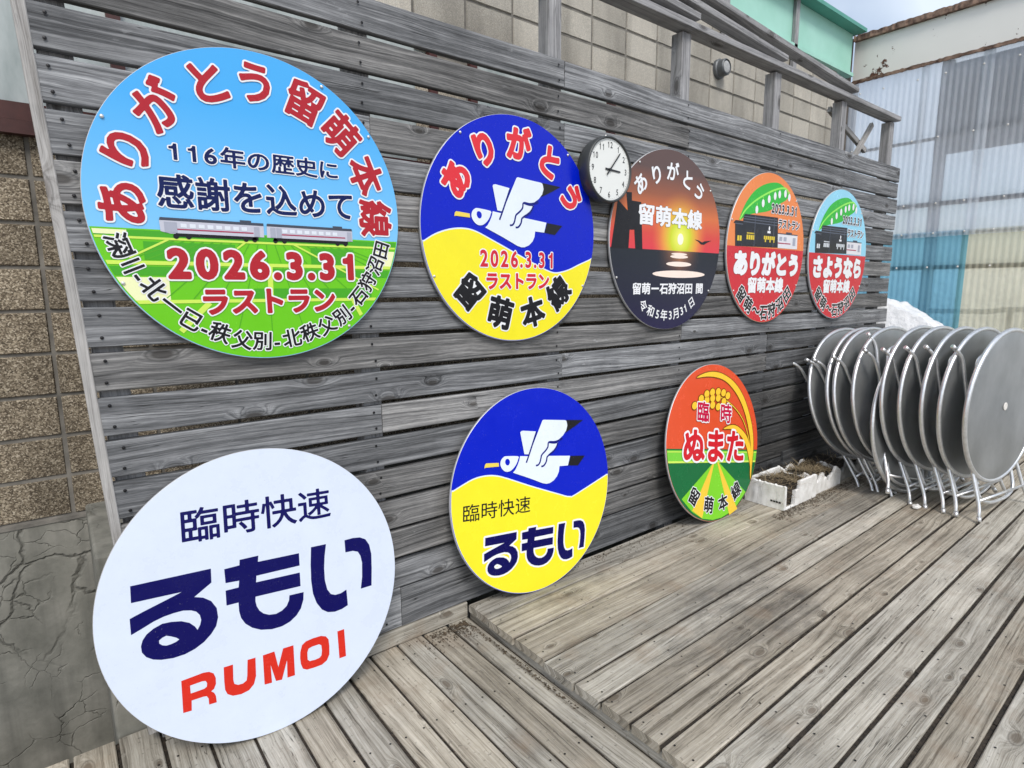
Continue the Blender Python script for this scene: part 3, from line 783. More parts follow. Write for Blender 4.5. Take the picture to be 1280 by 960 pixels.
LEAFA=[(-0.449,0.794),(-0.295,0.860),(-0.108,0.898),(0.086,0.892),(0.290,0.840),(0.460,0.755),(0.614,0.624),(0.730,0.464),(0.827,0.277),(0.880,0.087),(0.889,-0.104),(0.863,-0.295),(0.842,-0.484),(0.824,-0.389),(0.828,-0.199),(0.819,-0.009),(0.766,0.180),(0.669,0.390),(0.532,0.572),(0.358,0.713),(0.171,0.803),(-0.028,0.833),(-0.238,0.827)]
LEAFB=[(0.162,0.176),(0.300,0.225),(0.444,0.230),(0.594,0.176),(0.727,0.084),(0.808,-0.057),(0.852,-0.247),(0.850,-0.390),(0.809,-0.271),(0.735,-0.081),(0.621,0.059),(0.469,0.149),(0.323,0.180)]
STEM=[(0.023,0.599),(0.224,0.543),(0.433,0.450),(0.608,0.317),(0.723,0.155),(0.797,-0.010),(0.850,-0.200)]
GRAIN=[(-0.474,0.446),(-0.341,0.540),(-0.226,0.606),(-0.107,0.636),(0.020,0.651),(0.139,0.645),(0.240,0.613),(-0.222,0.529),(-0.099,0.559),(0.024,0.570),(0.152,0.532),(-0.094,0.474),(0.030,0.458),(-0.343,0.507)]
FAN=[(-0.030,-0.252),(-0.670,-0.691),(-0.459,-0.852),(-0.237,-0.966),(-0.011,-1.003),(0.183,-1.001),(0.380,-0.958),(0.541,-0.887),(0.765,-0.689),(0.086,-0.253)]
YS1=[(-0.049,-0.263),(-0.459,-0.852),(-0.248,-0.959),(-0.018,-0.263)]
YS2=[(0.047,-0.259),(0.360,-0.956),(0.545,-0.885),(0.078,-0.260)]
B8=[(-0.959,-0.105),(0.978,-0.092),(-0.944,-0.255),(0.985,-0.248)]
LEAF4=[(-0.747,0.337),(-0.666,0.492),(-0.560,0.616),(-0.411,0.734),(-0.214,0.823),(-0.007,0.874),(0.167,0.888),(0.306,0.858),(0.458,0.762),(0.421,0.691),(0.247,0.620),(-0.006,0.512),(-0.257,0.464),(-0.460,0.434),(-0.616,0.392)]
STEM4=[(-0.737,0.346),(-0.623,0.464),(-0.435,0.584),(-0.199,0.690),(0.049,0.778),(0.265,0.828),(0.403,0.824),(0.481,0.764)]
BELL4=[(-0.345,0.511),(-0.197,0.605),(-0.051,0.671),(0.099,0.724),(0.216,0.757),(0.372,0.780),(0.484,0.737)]
HUT4=[(-0.812,0.010),(-0.839,0.293),(-0.878,0.295),(-0.835,0.331),(-0.657,0.330),(-0.648,0.400),(-0.619,0.423),(0.204,0.432),(0.213,0.428),(0.255,0.029)]
HW4=[(-0.774,0.141),(-0.662,0.079),(-0.564,0.167),(-0.349,0.105),(-0.556,0.201),(-0.367,0.190),(-0.125,0.175),(-0.063,0.090),(-0.031,0.180),(0.046,0.088),(0.071,0.178),(0.169,0.107)]
TR4=[(0.230,0.227),(0.796,0.230),(0.827,0.019),(0.256,0.025)]
BLK1=[(-0.977,-0.110),(-0.886,0.388),(-0.729,0.287),(-0.758,0.475),(-0.669,0.479),(-0.666,0.395),(-0.513,0.391),(-0.471,-0.110),(-0.592,-0.104),(-0.616,0.096),(-0.691,0.092),(-0.702,-0.106)]
GULL=[(0.473,0.046),(0.554,0.039),(0.626,0.017),(0.673,0.033),(0.819,0.046),(0.732,0.019),(0.667,-0.008),(0.604,-0.006),(0.555,0.022)]
TRN1=[(-0.622,-0.089),(-0.012,-0.088),(-0.012,-0.174),(-0.189,-0.180),(-0.629,-0.173)]
TRN2=[(0.010,-0.087),(0.616,-0.089),(0.615,-0.176),(0.004,-0.173)]
WIN1=[(-0.522,-0.121),(-0.160,-0.126),(-0.524,-0.143),(-0.162,-0.149)]
L1=[(-0.794,-0.214),(-0.563,-0.220),(-0.807,-0.361),(-0.597,-0.365),(-0.203,-0.365),(0.733,-0.369),(-0.777,-0.599),(-0.015,-0.604),(0.720,-0.638),(-0.585,-0.219),(-0.763,-0.324),(-0.129,-0.212),(-0.189,-0.260),(0.173,-0.212),(0.808,-0.532),(0.015,-0.455),(0.006,-0.598),(-0.409,-0.618),(-0.479,-0.693)]
# ------------------------------------------------------------------ lettering: glyph outlines grown or thinned through a distance field
GH = 1 / 60
_glyph = {}
def load_glyphs(chars):
    obs = []
    for ch in sorted(set(chars) - set(_glyph) - {' '}):
        cu = bpy.data.curves.new("g", 'FONT'); cu.body = ch; cu.resolution_u = 4
        o = bpy.data.objects.new("g", cu); col.objects.link(o); obs.append((ch, o, cu))
    dg = bpy.context.evaluated_depsgraph_get(); dg.update()
    for ch, o, cu in obs:
        oe = o.evaluated_get(dg); me = oe.to_mesh()
        bm = bmesh.new(); bm.from_mesh(me)
        bmesh.ops.remove_doubles(bm, verts=bm.verts, dist=1e-6)
        seg = np.array([[e.verts[0].co.x, e.verts[0].co.y, e.verts[1].co.x, e.verts[1].co.y] for e in bm.edges if len(e.link_faces) == 1])
        bm.free(); oe.to_mesh_clear()
        _glyph[ch] = dict(seg=seg, lo=(seg[:, [0, 2]].min(), seg[:, [1, 3]].min()), hi=(seg[:, [0, 2]].max(), seg[:, [1, 3]].max()), c={})
    for ch, o, cu in obs:
        bpy.data.objects.remove(o); bpy.data.curves.remove(cu)

def sdf(g):
    if 'sd' in g: return g['sd']
    pad = .2
    xs = np.arange(g['lo'][0] - pad, g['hi'][0] + pad + GH, GH) + 1e-5
    ys = np.arange(g['lo'][1] - pad, g['hi'][1] + pad + GH, GH) + 1.3e-5
    X, Y = np.meshgrid(xs, ys)
    P = np.stack([X.ravel(), Y.ravel()], 1)
    s = g['seg']
    best = np.full(len(P), 9.0); inside = np.zeros(len(P), int)
    for x0, y0, x1, y1 in s:
        dx, dy = x1 - x0, y1 - y0
        L = dx * dx + dy * dy + 1e-12
        t = np.clip(((P[:, 0] - x0) * dx + (P[:, 1] - y0) * dy) / L, 0, 1)
        d = np.hypot(P[:, 0] - x0 - t * dx, P[:, 1] - y0 - t * dy)
        np.minimum(best, d, out=best)
        if y0 != y1:
            cr = ((y0 > P[:, 1]) != (y1 > P[:, 1])) & (P[:, 0] < x0 + (P[:, 1] - y0) / (dy if dy else 1e-9) * dx)
            inside ^= cr.astype(int)
    sd = np.where(inside == 1, -best, best).reshape(X.shape)
    g['sd'] = (xs, ys, sd)
    return g['sd']

def simplify(lp, tol):
    """Douglas-Peucker on a closed loop"""
    A = np.array(lp); n = len(A)
    far = int(np.argmax(((A - A[0]) ** 2).sum(1)))
    keep = {0, far}
    st = [(0, far), (far, n)]
    B = np.vstack([A, A[:1]])
    while st:
        s, e = st.pop()
        if e - s < 2: continue
        p, q = B[s], B[e]; d = q - p; L = math.hypot(*d) + 1e-12
        dist = np.abs((B[s+1:e, 0] - p[0]) * d[1] - (B[s+1:e, 1] - p[1]) * d[0]) / L
        k = int(np.argmax(dist))
        if dist[k] > tol:
            m = s + 1 + k; keep.add(m % n); st += [(s, m), (m, e)]
    return [tuple(A[k]) for k in sorted(keep)]

def contours(ch, off):
    g = _glyph[ch]
    key = round(off, 4)
    if key in g['c']: return g['c'][key]
    xs, ys, sd = sdf(g)
    f = sd - off
    ny, nx = f.shape
    S = f < 0
    code = S[:-1, :-1] * 1 + S[:-1, 1:] * 2 + S[1:, 1:] * 4 + S[1:, :-1] * 8
    nxt = {}; pos = {}
    def ept(kind, i, j):
        k = (kind, i, j)
        if k not in pos:
            if kind == 0:
                a, b = f[i, j], f[i, j + 1]; t = a / (a - b); pos[k] = (xs[j] + t * GH, ys[i])
            else:
                a, b = f[i, j], f[i + 1, j]; t = a / (a - b); pos[k] = (xs[j], ys[i] + t * GH)
        return k
    for i, j in zip(*np.nonzero((code > 0) & (code < 15))):
        c = code[i, j]
        b, r, t_, l = (0, i, j), (1, i, j + 1), (0, i + 1, j), (1, i, j)
        segs = {1: [(b, l)], 2: [(r, b)], 3: [(r, l)], 4: [(t_, r)], 5: [(b, l), (t_, r)], 6: [(t_, b)], 7: [(t_, l)], 8: [(l, t_)],
                9: [(b, t_)], 10: [(r, b), (l, t_)], 11: [(r, t_)], 12: [(l, r)], 13: [(b, r)], 14: [(l, b)]}[int(c)]
        for a, e in segs:
            nxt[ept(*a)] = ept(*e)
    loops = []
    while nxt:
        k0 = next(iter(nxt)); lp = []; k = k0
        while k in nxt:
            lp.append(pos[k]); k = nxt.pop(k)
        if len(lp) < 6: continue
        out = simplify(lp, .0016)
        if len(out) > 2: loops.append(out)
    g['c'][key] = loops
    return loops

def fill(bm, loops, y, fn, mi=0):
    """fill closed 2-D loops (even-odd) into bm on the plane y, fn maps (x, z) to metres"""
    vs, es = [], []
    for lp in loops:
        b = len(vs); n = len(lp)
        vs += [Vector(p) for p in lp]
        es += [(b + k, b + (k + 1) % n) for k in range(n)]
    ov, oe, of, *_ = delaunay_2d_cdt(vs, es, [], 0, 1e-6)
    if not of: return
    T = np.array([[ov[i][:] for i in f] for f in of if len(f) == 3])
    ct = T.mean(1)
    par = np.zeros(len(ct), int)
    for s, e in es:
        (x0, y0), (x1, y1) = vs[s], vs[e]
        if y0 == y1: continue
        par ^= (((y0 > ct[:, 1]) != (y1 > ct[:, 1])) & (ct[:, 0] < x0 + (ct[:, 1] - y0) / (y1 - y0) * (x1 - x0))).astype(int)
    mv = {}
    def V(i):
        if i not in mv:
            q = fn(ov[i].x, ov[i].y); mv[i] = bm.verts.new((q[0], y, q[1]))
        return mv[i]
    for f, p in zip([f for f in of if len(f) == 3], par):
        if not p: continue
        a, b, c = (V(i) for i in f)
        nrm = (b.co - a.co).cross(c.co - a.co)
        if nrm.length < 1e-13: continue
        try: bm.faces.new((a, b, c) if nrm.y < 0 else (a, c, b)).material_index = mi
        except ValueError: pass

def custom_glyph(name, loops, k):
    """register hand-traced outlines (scaled by k) so that they can be grown like letters"""
    seg = np.array([[lp[i][0] * k, lp[i][1] * k, lp[(i+1) % len(lp)][0] * k, lp[(i+1) % len(lp)][1] * k] for lp in loops for i in range(len(lp))])
    _glyph[name] = dict(seg=seg, lo=(seg[:, [0, 2]].min(), seg[:, [1, 3]].min()), hi=(seg[:, [0, 2]].max(), seg[:, [1, 3]].max()), c={})
def grown(name, k, off):
    return [[(x / k, z / k) for x, z in lp] for lp in contours(name, off * k)]

CJK = lambda ch: ord(ch) > 0x2fff or ch in '〜ー'
def adv(ch):
    if ch == ' ': return .35
    if ch.isdigit(): return .66
    if ch == '.': return .30
    return 1.0 if CJK(ch) else (_glyph[ch]['hi'][0] - _glyph[ch]['lo'][0]) + .11
EMC = [0.36]

def offset_poly(pts, d):
    """grow a closed polygon outward by d (mitred)"""
    n = len(pts)
    A = sum(pts[i][0] * pts[(i+1) % n][1] - pts[(i+1) % n][0] * pts[i][1] for i in range(n))
    s = 1 if A > 0 else -1
    out = []
    for i in range(n):
        a, b, c = Vector(pts[i-1]), Vector(pts[i]), Vector(pts[(i+1) % n])
        e0, e1 = (b - a), (c - b)
        if e0.length < 1e-9 or e1.length < 1e-9: continue
        e0.normalize(); e1.normalize()
        n0, n1 = Vector((e0.y, -e0.x)) * s, Vector((e1.y, -e1.x)) * s
        m = n0 + n1
        if m.length < .2: m = n0
        m.normalize()
        k = 1 / max(.5, m.dot(n0))
        q = b + m * d * k
        out.append((q.x, q.y))
    return out

def stroke(pts, w):
    pts = [Vector(p) for p in pts]
    Lr, Rr = [], []
    for i, p in enumerate(pts):
        d = (pts[min(i+1, len(pts)-1)] - pts[max(i-1, 0)]).normalized()
        nn = Vector((-d.y, d.x)) * w / 2
        Lr.append(tuple(p + nn)); Rr.append(tuple(p - nn))
    return Lr + Rr[::-1]

def smooth(pts, closed=False, n=5):
    """Catmull-Rom through the points"""
    P = [Vector(p) for p in pts]; N = len(P); out = []
    rng_ = range(N) if closed else range(N - 1)
    for i in rng_:
        p0 = P[i - 1] if (closed or i) else P[0]
        p1, p2 = P[i], P[(i + 1) % N]
        p3 = P[(i + 2) % N] if (closed or i + 2 < N) else P[-1]
        for k in range(n):
            t = k / n
            q = .5 * ((2 * p1) + (p2 - p0) * t + (2*p0 - 5*p1 + 4*p2 - p3) * t*t + (3*p1 - p0 - 3*p2 + p3) * t**3)
            out.append((q.x, q.y))
    if not closed: out.append(tuple(P[-1]))
    return out

def ellipse(cx, cy, rx, ry, n=24, rot=0):
    c, s = math.cos(rot), math.sin(rot)
    return [(cx + rx*math.cos(a)*c - ry*math.sin(a)*s, cy + rx*math.cos(a)*s + ry*math.sin(a)*c) for a in [2*math.pi*k/n for k in range(n)]]

def below(curve, r=.993):
    """region of the disc under a left-to-right curve"""
    a, b = curve[0], curve[-1]
    a0 = math.atan2(b[1], b[0]); a1 = math.atan2(a[1], a[0])
    while a1 > a0: a1 -= 2 * math.pi
    mid = [p for p in curve if math.hypot(*p) < r * .995]
    n = 72
    return mid + [(r * math.cos(a0 + (a1 - a0) * k / n), r * math.sin(a0 + (a1 - a0) * k / n)) for k in range(n + 1)]

LAYER = .0007
class Sign:
    def __init__(s, label, x, yfront, zbottom, r, front, lean=0, spin=0, group=None, thick=.016):
        s.r = r; s.spin = spin
        s.root = empty("round_sign", (x, yfront, zbottom), (-lean, 0, 0))
        tag(s.root, label, "sign", group)
        bm = newbm()
        n = 128
        f0 = [bm.verts.new((r * .997 * math.cos(2*math.pi*k/n), 0, r + r * .997 * math.sin(2*math.pi*k/n))) for k in range(n)]
        f1 = [bm.verts.new((r * math.cos(2*math.pi*k/n), .003, r + r * math.sin(2*math.pi*k/n))) for k in range(n)]
        f2 = [bm.verts.new((r * math.cos(2*math.pi*k/n), thick, r + r * math.sin(2*math.pi*k/n))) for k in range(n)]
        bm.faces.new(f0)
        bm.faces.new(f2[::-1]).material_index = 1
        for a, b in ((f0, f1), (f1, f2)):
            for k in range(n):
                f = bm.faces.new([a[k], b[k], b[(k+1) % n], a[(k+1) % n]]); f.material_index = 1; f.smooth = True
        bmesh.ops.recalc_face_normals(bm, faces=bm.faces[:])
        s.parts = {'panel': (bm, [front, M['alu']])}
        Sign.all.append(s)
    all = []
    PART = dict(bird='bird', bird_beak='bird', bird_eye='bird', bird_outline='bird', wing_tip='bird', train='train', train_roof='train', train_underframe='train',
                train_stripe='train', train_window='train', train_door='train', leaf='flower', stem='flower', flower_stalk='flower', flower='flower',
                station_building='station_building', roof_line='station_building', building_window='station_building', building_sign='station_building',
                leaf_outline='rice_ear', rice_leaf='rice_ear', grain_outline='rice_ear', rice_grain='rice_ear', gull='gull', harbour_silhouette='harbour_silhouette',
                lettering='lettering', lettering_edge='lettering', latin_lettering='latin_lettering')
    def finish(s):
        """everything printed flat on the board belongs to the panel; pictures and big letters are parts of their own"""
        for name, (bm, mats) in s.parts.items(): build(name, bm, mats, s.root)
    def fn(s, rot=None):
        t = R(s.spin if rot is None else rot); c, si = math.cos(t), math.sin(t); r = s.r
        return lambda x, z: ((x * c - z * si) * r, r + (x * si + z * c) * r)
    def art(s, name, polys, mat, layer, rot=None, label=None):
        """polys: list of loop lists"""
        part = Sign.PART.get(name, 'panel')
        if part not in s.parts: s.parts[part] = (newbm(), [])
        bm, mats = s.parts[part]; f = s.fn(rot)
        if mat not in mats: mats.append(mat)
        for k, loops in enumerate(polys):
            fill(bm, loops if isinstance(loops[0], list) else [loops], -LAYER * layer - .00006 * (k % 5), f, mats.index(mat))
    def glyphs(s, place, mats, layer, offs, rot=None, name="lettering"):
        """place: list of (ch, x, z, sx, sz, rotation); mats/offs from the lowest layer up"""
        bm = newbm(); f = s.fn(rot)
        for q, (mat, off) in enumerate(zip(mats, offs)):
            for k, (ch, x, z, sx, sz, ro) in enumerate(place):
                g = _glyph[ch]
                cx = .5 if CJK(ch) else (g['lo'][0] + g['hi'][0]) / 2
                c, si = math.cos(ro), math.sin(ro)
                def h(a, b):
                    a, b = (a - cx) * sx, (b - EMC[0]) * sz
                    return f(x + a * c - b * si, z + a * si + b * c)
                fill(bm, contours(ch, off), -LAYER * (layer + q) - .00006 * (k % 4), h, q)
        return build(name, bm, mats, s.root)
    def line(s, txt, x0, x1, z0, z1, mats, layer, offs, rot=None):
        """text fitted into the rectangle"""
        pen = 0; xs = []
        for ch in txt:
            a = adv(ch); xs.append(pen + a / 2); pen += a
        ink_ = [(c, p) for c, p in zip(txt, xs) if c != ' ']
        def ext(c):
            g = _glyph[c]; cx = .5 if CJK(c) else (g['lo'][0] + g['hi'][0]) / 2
            return g['lo'][0] - cx, g['hi'][0] - cx
        lo = ink_[0][1] + ext(ink_[0][0])[0] - offs[0]; hi = ink_[-1][1] + ext(ink_[-1][0])[1] + offs[0]
        b0 = min(_glyph[c]['lo'][1] for c, _ in ink_) - offs[0]; b1 = max(_glyph[c]['hi'][1] for c, _ in ink_) + offs[0]
        sx = (x1 - x0) / (hi - lo); sz = (z1 - z0) / (b1 - b0)
        pl = [(c, x0 + (p - lo) * sx, z0 + (EMC[0] - b0) * sz, sx, sz, 0) for c, p in ink_]
        return s.glyphs(pl, mats, layer, offs, rot)
    def arc(s, chars, cs, size, mats, layer, offs, top=True, sx=1.0, rot=None, rad=None):
        pl = []
        for ch, (x, z) in zip(chars, cs):
            a = math.atan2(x, z) if top else math.atan2(x, -z)
            if rad:
                x, z = (rad * math.sin(a), rad * math.cos(a)) if top else (rad * math.sin(a), -rad * math.cos(a))
            pl.append((ch, x, z, size * sx, size, -a if top else a))
        return s.glyphs(pl, mats, layer, offs, rot)
    def screws(s, angs, mat):
        for a in angs:
            bm = newbm()
            lathe(bm, [(.007, 0), (.0065, .004), (.003, .006), (0, .006)], 12)
            bmesh.ops.translate(bm, verts=bm.verts, vec=(s.r * .975 * math.cos(R(a)), -.001, s.r + s.r * .975 * math.sin(R(a))))
            build("mounting_screw", bm, mat, s.root, smooth=True)

load_glyphs("ありがとう留萌本線116年の歴史に感謝を込めて2026.3.31ラストラン深川-北一已秩父別石狩沼田間令和5月日さよなら〜ー臨時快速ぬまたRUMOI0123456789")
_e = _glyph['田']; EMC[0] = (_e['lo'][1] + _e['hi'][1]) / 2

_t = _glyph['2']['hi'][1]
custom_glyph('1', [[(.235, .004), (.325, .004), (.325, _t), (.255, _t), (.235, _t - .075), (.18, _t - .125), (.09, _t - .14), (.09, _t - .20), (.235, _t - .20)]], 1.0)
# ------------------------------------------------------------------ the round headboard signs
W_ = ink('ink_white', srgb(238, 240, 244)); K_ = ink('ink_black', (.012, .012, .015))
RED1 = ink('ink_red', srgb(176, 36, 48)); RED2 = ink('ink_bright_red', srgb(208, 40, 58)); NAVY = ink('ink_navy', srgb(6, 24, 84))
BLUE = ink('ink_blue', srgb(0, 30, 194)); YEL = ink('ink_yellow', srgb(244, 232, 46)); DNAVY = ink('ink_deep_navy', srgb(4, 3, 84))
PALE = ink('ink_pale_blue_white', srgb(228, 238, 250))
TOPR = .578
HUNG = "round signs hung in a row on the fence"
LEANT = "round signs leaning against the foot of the fence"

# 1 --- pale blue and green sign with a train
t = NT("ink_sky_blue_print"); ob = t.n('ShaderNodeTexCoord').outputs['Object']
zz = t.n('ShaderNodeSeparateXYZ', i={0: ob}).outputs[2]
t.set(Base_Color=t.ramp(zz, [(0.30, srgb(140, 206, 246)), (0.95, srgb(72, 172, 240))]), Roughness=.22, Specular_IOR_Level=.4)
S = Sign("pale blue and green sign with a two-car train, leftmost on the fence", .701, -.03, 2.005 - .583, .583, t.m, group=HUNG)
G1, G2, G3, CR = ink('ink_grass', srgb(108, 200, 34)), ink('ink_dark_grass', srgb(72, 168, 40)), ink('ink_lime_line', srgb(206, 236, 96)), ink('ink_cream_field', srgb(238, 242, 190))
S.art("field", [below([(-1, -.165), (1, -.165)])], G1, 1)
bands = []
def clipdisc(x0, z0, x1, z1, n=10, r=.985):
    """rectangle clipped to the disc"""
    P = []
    for k in range(n + 1):
        z = z0 + (z1 - z0) * k / n; w = math.sqrt(max(0, r*r - z*z)); P.append((min(x1, w), z))
    for k in range(n, -1, -1):
        z = z0 + (z1 - z0) * k / n; w = math.sqrt(max(0, r*r - z*z)); P.append((max(x0, -w), z))
    return P
S.art("field_band", [clipdisc(-1, -.215, 1, -.17), clipdisc(-1, -.44, 1, -.385), clipdisc(-.72, -.345, -.2, -.235), clipdisc(.3, -.36, .62, -.235), clipdisc(-.1, -.60, .75, -.52)], G2, 2)
S.art("field_corner", [clipdisc(-1, -.60, -.60, -.45), clipdisc(-1, -.20, -.80, -.172), clipdisc(.80, -.36, 1, -.24)], CR, 2.5)
lines = [clipdisc(-1, -.222, 1, -.208), clipdisc(-1, -.375, 1, -.352), clipdisc(-1, -.612, 1, -.59)]
S.art("field_line", lines, G3, 3)
S.art("field_diagonal", [stroke([(-.585, -.219), (-.80, -.335)], .012), stroke([(-.129, -.212), (-.19, -.26)], .012), stroke([(.173, -.212), (.81, -.532)], .012),
                    stroke([(.012, -.375), (.006, -.59)], .035), stroke([(-.38, -.61), (-.56, -.79)], .035), stroke([(.60, -.61), (.66, -.72)], .03)], G3, 3.4)
fur = []
for k in range(-30, 31):
    for (za, zb) in ((-.225, -.345), (-.38, -.585), (-.62, -.93)):
        xa, xb = k * .085 * (-za - .03) / .3, k * .085 * (-zb - .03) / .3
        if math.hypot(xb, zb) < .975: fur.append(stroke([(xa, za), (xb, zb)], .0055))
S.art("furrow", fur, ink('ink_furrow', srgb(84, 172, 38)), 2.35)
GREY, DG = ink('ink_train_grey', srgb(196, 198, 212)), ink('ink_train_dark', srgb(70, 76, 90))
S.art("train", [[(-.625, -.10), (-.012, -.10), (-.012, -.178), (-.57, -.182), (-.622, -.17)], [(.008, -.10), (.616, -.10), (.616, -.178), (.006, -.178)]], GREY, 4)
S.art("train_roof", [[(-.625, -.103), (-.62, -.086), (-.012, -.086), (-.012, -.103)], [(.008, -.103), (.010, -.086), (.612, -.086), (.616, -.103)], clipdisc(-.16, -.088, -.09, -.074), clipdisc(.47, -.088, .54, -.074)], DG, 5)
S.art("train_underframe", [clipdisc(-.54, -.198, -.05, -.178), clipdisc(.05, -.198, .58, -.178)] + [ellipse(x, -.197, .016, .016, 16) for x in (-.54, -.47, -.13, -.075, .06, .12, .50, .56)], K_, 4.6)
S.art("train_stripe", [clipdisc(-.53, -.158, -.08, -.150), clipdisc(.10, -.158, .56, -.150)], ink('ink_stripe', srgb(170, 60, 90)), 5)
win = []
for k in range(8):
    for x0 in (-.51, .11):
        x = x0 + k * .051; win.append([(x, -.142), (x + .034, -.142), (x + .034, -.118), (x, -.118)])
S.art("train_window", win, ink('ink_window', srgb(222, 228, 238)), 5)
S.art("train_door", [[(a, -.176), (a + .035, -.176), (a + .035, -.112), (a, -.112)] for a in (-.60, -.565, -.075, .03, .07, .575)], ink('ink_door', srgb(168, 172, 188)), 5.2)
tops = [(-.81, -.02), (-.76, .29), (-.58, .56), (-.28, .73), (0, .81), (.31, .73), (.56, .57), (.73, .30), (.80, 0)]
S.arc("ありがとう留萌本線", tops, .27, [W_, RED1], 4, [.072, .033], rad=.80)
S.line("116年の歴史に", -.545, .535, .245, .385, [W_, NAVY], 4, [.07, .022])
S.line("感謝を込めて", -.63, .635, -.035, .185, [W_, NAVY], 4, [.058, .022])
S.line("2026.3.31", -.615, .625, -.475, -.255, [W_, RED1], 5, [.10, .055])
S.line("ラストラン", -.43, .47, -.70, -.51, [W_, RED1], 5, [.10, .048])
bt = [(-.85, -.26), (-.80, -.36), (-.755, -.445), (-.69, -.52), (-.60, -.63), (-.50, -.72), (-.42, -.775), (-.335, -.81), (-.20, -.865), (-.07, -.88), (.025, -.885), (.13, -.87), (.26, -.835), (.39, -.79), (.51, -.72), (.58, -.66), (.645, -.58), (.725, -.47), (.79, -.35), (.845, -.23)]
S.arc("深川-北一已-秩父別-北秩父別-石狩沼田", bt, .135, [W_, K_], 4, [.075, .022], top=False)
S.screws((152, 63, 37, 210, 305), M['screw_bright'])

# bird, used on two signs
def bird(S, rot, tr):
    f = lambda L: [tr(*p) for p in L]
    S.art("bird", [f(smooth(HEAD, True, 2)), f(BODY), f(WING)], PALE, 4, rot)
    S.art("bird_beak", [f(BEAK)], ink('ink_beak', srgb(240, 214, 92)), 4, rot)
    S.art("bird_eye", [f(EYE)], BLUE, 5, rot)
    S.art("bird_outline", [f(stroke(smooth(p, n=4), .017)) for p in BST], ink('ink_line_blue', srgb(8, 22, 120)), 5, rot)
    S.art("wing_tip", [f(TIP1), f(TIP2)], K_, 3, rot)

# 2 --- blue over yellow sign with writing around the bird
S = Sign("blue and yellow bird sign hung left of the clock, with red and black arched writing", 1.973, -.03, 1.996 - .576, .576, BLUE, group=HUNG)
w2 = smooth(WAVE2, n=4)
S.art("wave_edge", [below([(x, z + .012) for x, z in w2])], PALE, 1, -1.4)
S.art("yellow_field", [below(w2, .99)], YEL, 2, -1.4)
def tr2(x, z):   # from the leaning sign's bird to this one
    return (x * .968 + (-.10), z * .968 + (-.20))
bird(S, -1.4, lambda x, z: (x * .965 - .055, z * .965 - .185))
PINK = ink('ink_rose_red', srgb(222, 52, 62))
S.arc("ありがとう", [(-.65, .39), (-.36, .67), (.02, .76), (.39, .65), (.68, .36)], .295, [W_, PINK], 4, [.10, .056], rad=.755, sx=.95)
S.line("2026.3.31", -.425, .445, -.335, -.165, [W_, RED2], 4, [.08, .03])
S.line("ラストラン", -.36, .40, -.53, -.365, [W_, RED2], 4, [.10, .045])
S.arc("留萌本線", [(-.54, -.55), (-.2, -.74), (.19, -.745), (.53, -.57)], .29, [W_, K_], 4, [.085, .042], top=False, rad=.765)
S.screws((128, 50, 205, 330), M['screw_bright'])

# 3 --- sunset sign
t = NT("ink_sunset_print"); ob = t.n('ShaderNodeTexCoord').outputs['Object']
sp = t.n('ShaderNodeSeparateXYZ', i={0: ob}); zz = sp.outputs[2]
hz = .577 - .1 * .577
skyc = t.ramp(t.n('ShaderNodeMapRange', i={0: zz, 1: hz, 2: 1.154}).outputs[0],
              [(0.0, srgb(222, 58, 72)), (.16, srgb(214, 70, 60)), (.36, srgb(214, 112, 58)), (.55, srgb(150, 86, 58)), (.8, srgb(92, 70, 66))])
seac = t.ramp(t.n('ShaderNodeMapRange', i={0: zz, 1: 0.0, 2: hz}).outputs[0], [(0.0, srgb(36, 32, 70)), (.5, srgb(30, 32, 52)), (1.0, srgb(20, 26, 36))])
d = t.n('ShaderNodeVectorMath', operation='DISTANCE', i={0: ob, 1: (.2 * .577, 0, .577 * 1.05)}).outputs[1]
glow = t.ramp(t.n('ShaderNodeMapRange', i={0: d, 1: 0.0, 2: .30}).outputs[0], [(0.0, 1.0), (.33, .95), (.7, .35), (1.0, 0.0)])
gcol = t.ramp(t.n('ShaderNodeMapRange', i={0: d, 1: 0.0, 2: .30}).outputs[0], [(0.0, srgb(250, 250, 120)), (.35, srgb(204, 222, 30)), (.62, srgb(246, 200, 60)), (1.0, srgb(228, 120, 60))])
skyc = t.mix(glow, skyc, gcol)
gx = t.n('ShaderNodeMapRange', i={0: t.math('ABSOLUTE', t.math('SUBTRACT', sp.outputs[0], .115)), 1: .26, 2: 0.0}).outputs[0]
gz = t.n('ShaderNodeMapRange', i={0: zz, 1: .36, 2: hz}).outputs[0]
seac = t.mix(t.math('MULTIPLY', t.math('MULTIPLY', t.math('POWER', gx, 2.2), t.math('POWER', gz, 1.1)), .85), seac, srgb(206, 140, 96))
t.set(Base_Color=t.mix(t.math('GREATER_THAN', zz, hz), seac, skyc), Roughness=.22, Specular_IOR_Level=.4)
S = Sign("dark sunset sign with white writing, hung just right of the clock", 3.261, -.03, 2.004 - .577, .577, t.m, group=HUNG)
S.art("harbour_silhouette", [BLK1], ink('ink_silhouette', srgb(26, 24, 28)), 1)
S.art("sun_disc", [ellipse(.2, .035, .055, .065)], ink('ink_sun', srgb(252, 252, 226)), 1)
S.art("sun_reflection", [ellipse(.19, -.135, .15, .014), ellipse(.19, -.165, .17, .02), ellipse(.19, -.25, .24, .028), ellipse(.21, -.365, .50, .042)], ink('ink_glitter', srgb(250, 232, 220)), 1)
S.art("gull", [GULL], K_, 2)
S.arc("ありがとう", [(-.53, .58), (-.27, .70), (.01, .76), (.29, .70), (.52, .59)], .215, [K_, W_], 2, [.035, .028], sx=1.05)
S.line("留萌本線", -.56, .61, .155, .385, [K_, W_], 2, [.045, .035])
S.line("留萌ー石狩沼田 間", -.62, .68, -.595, -.465, [W_], 2, [.03])
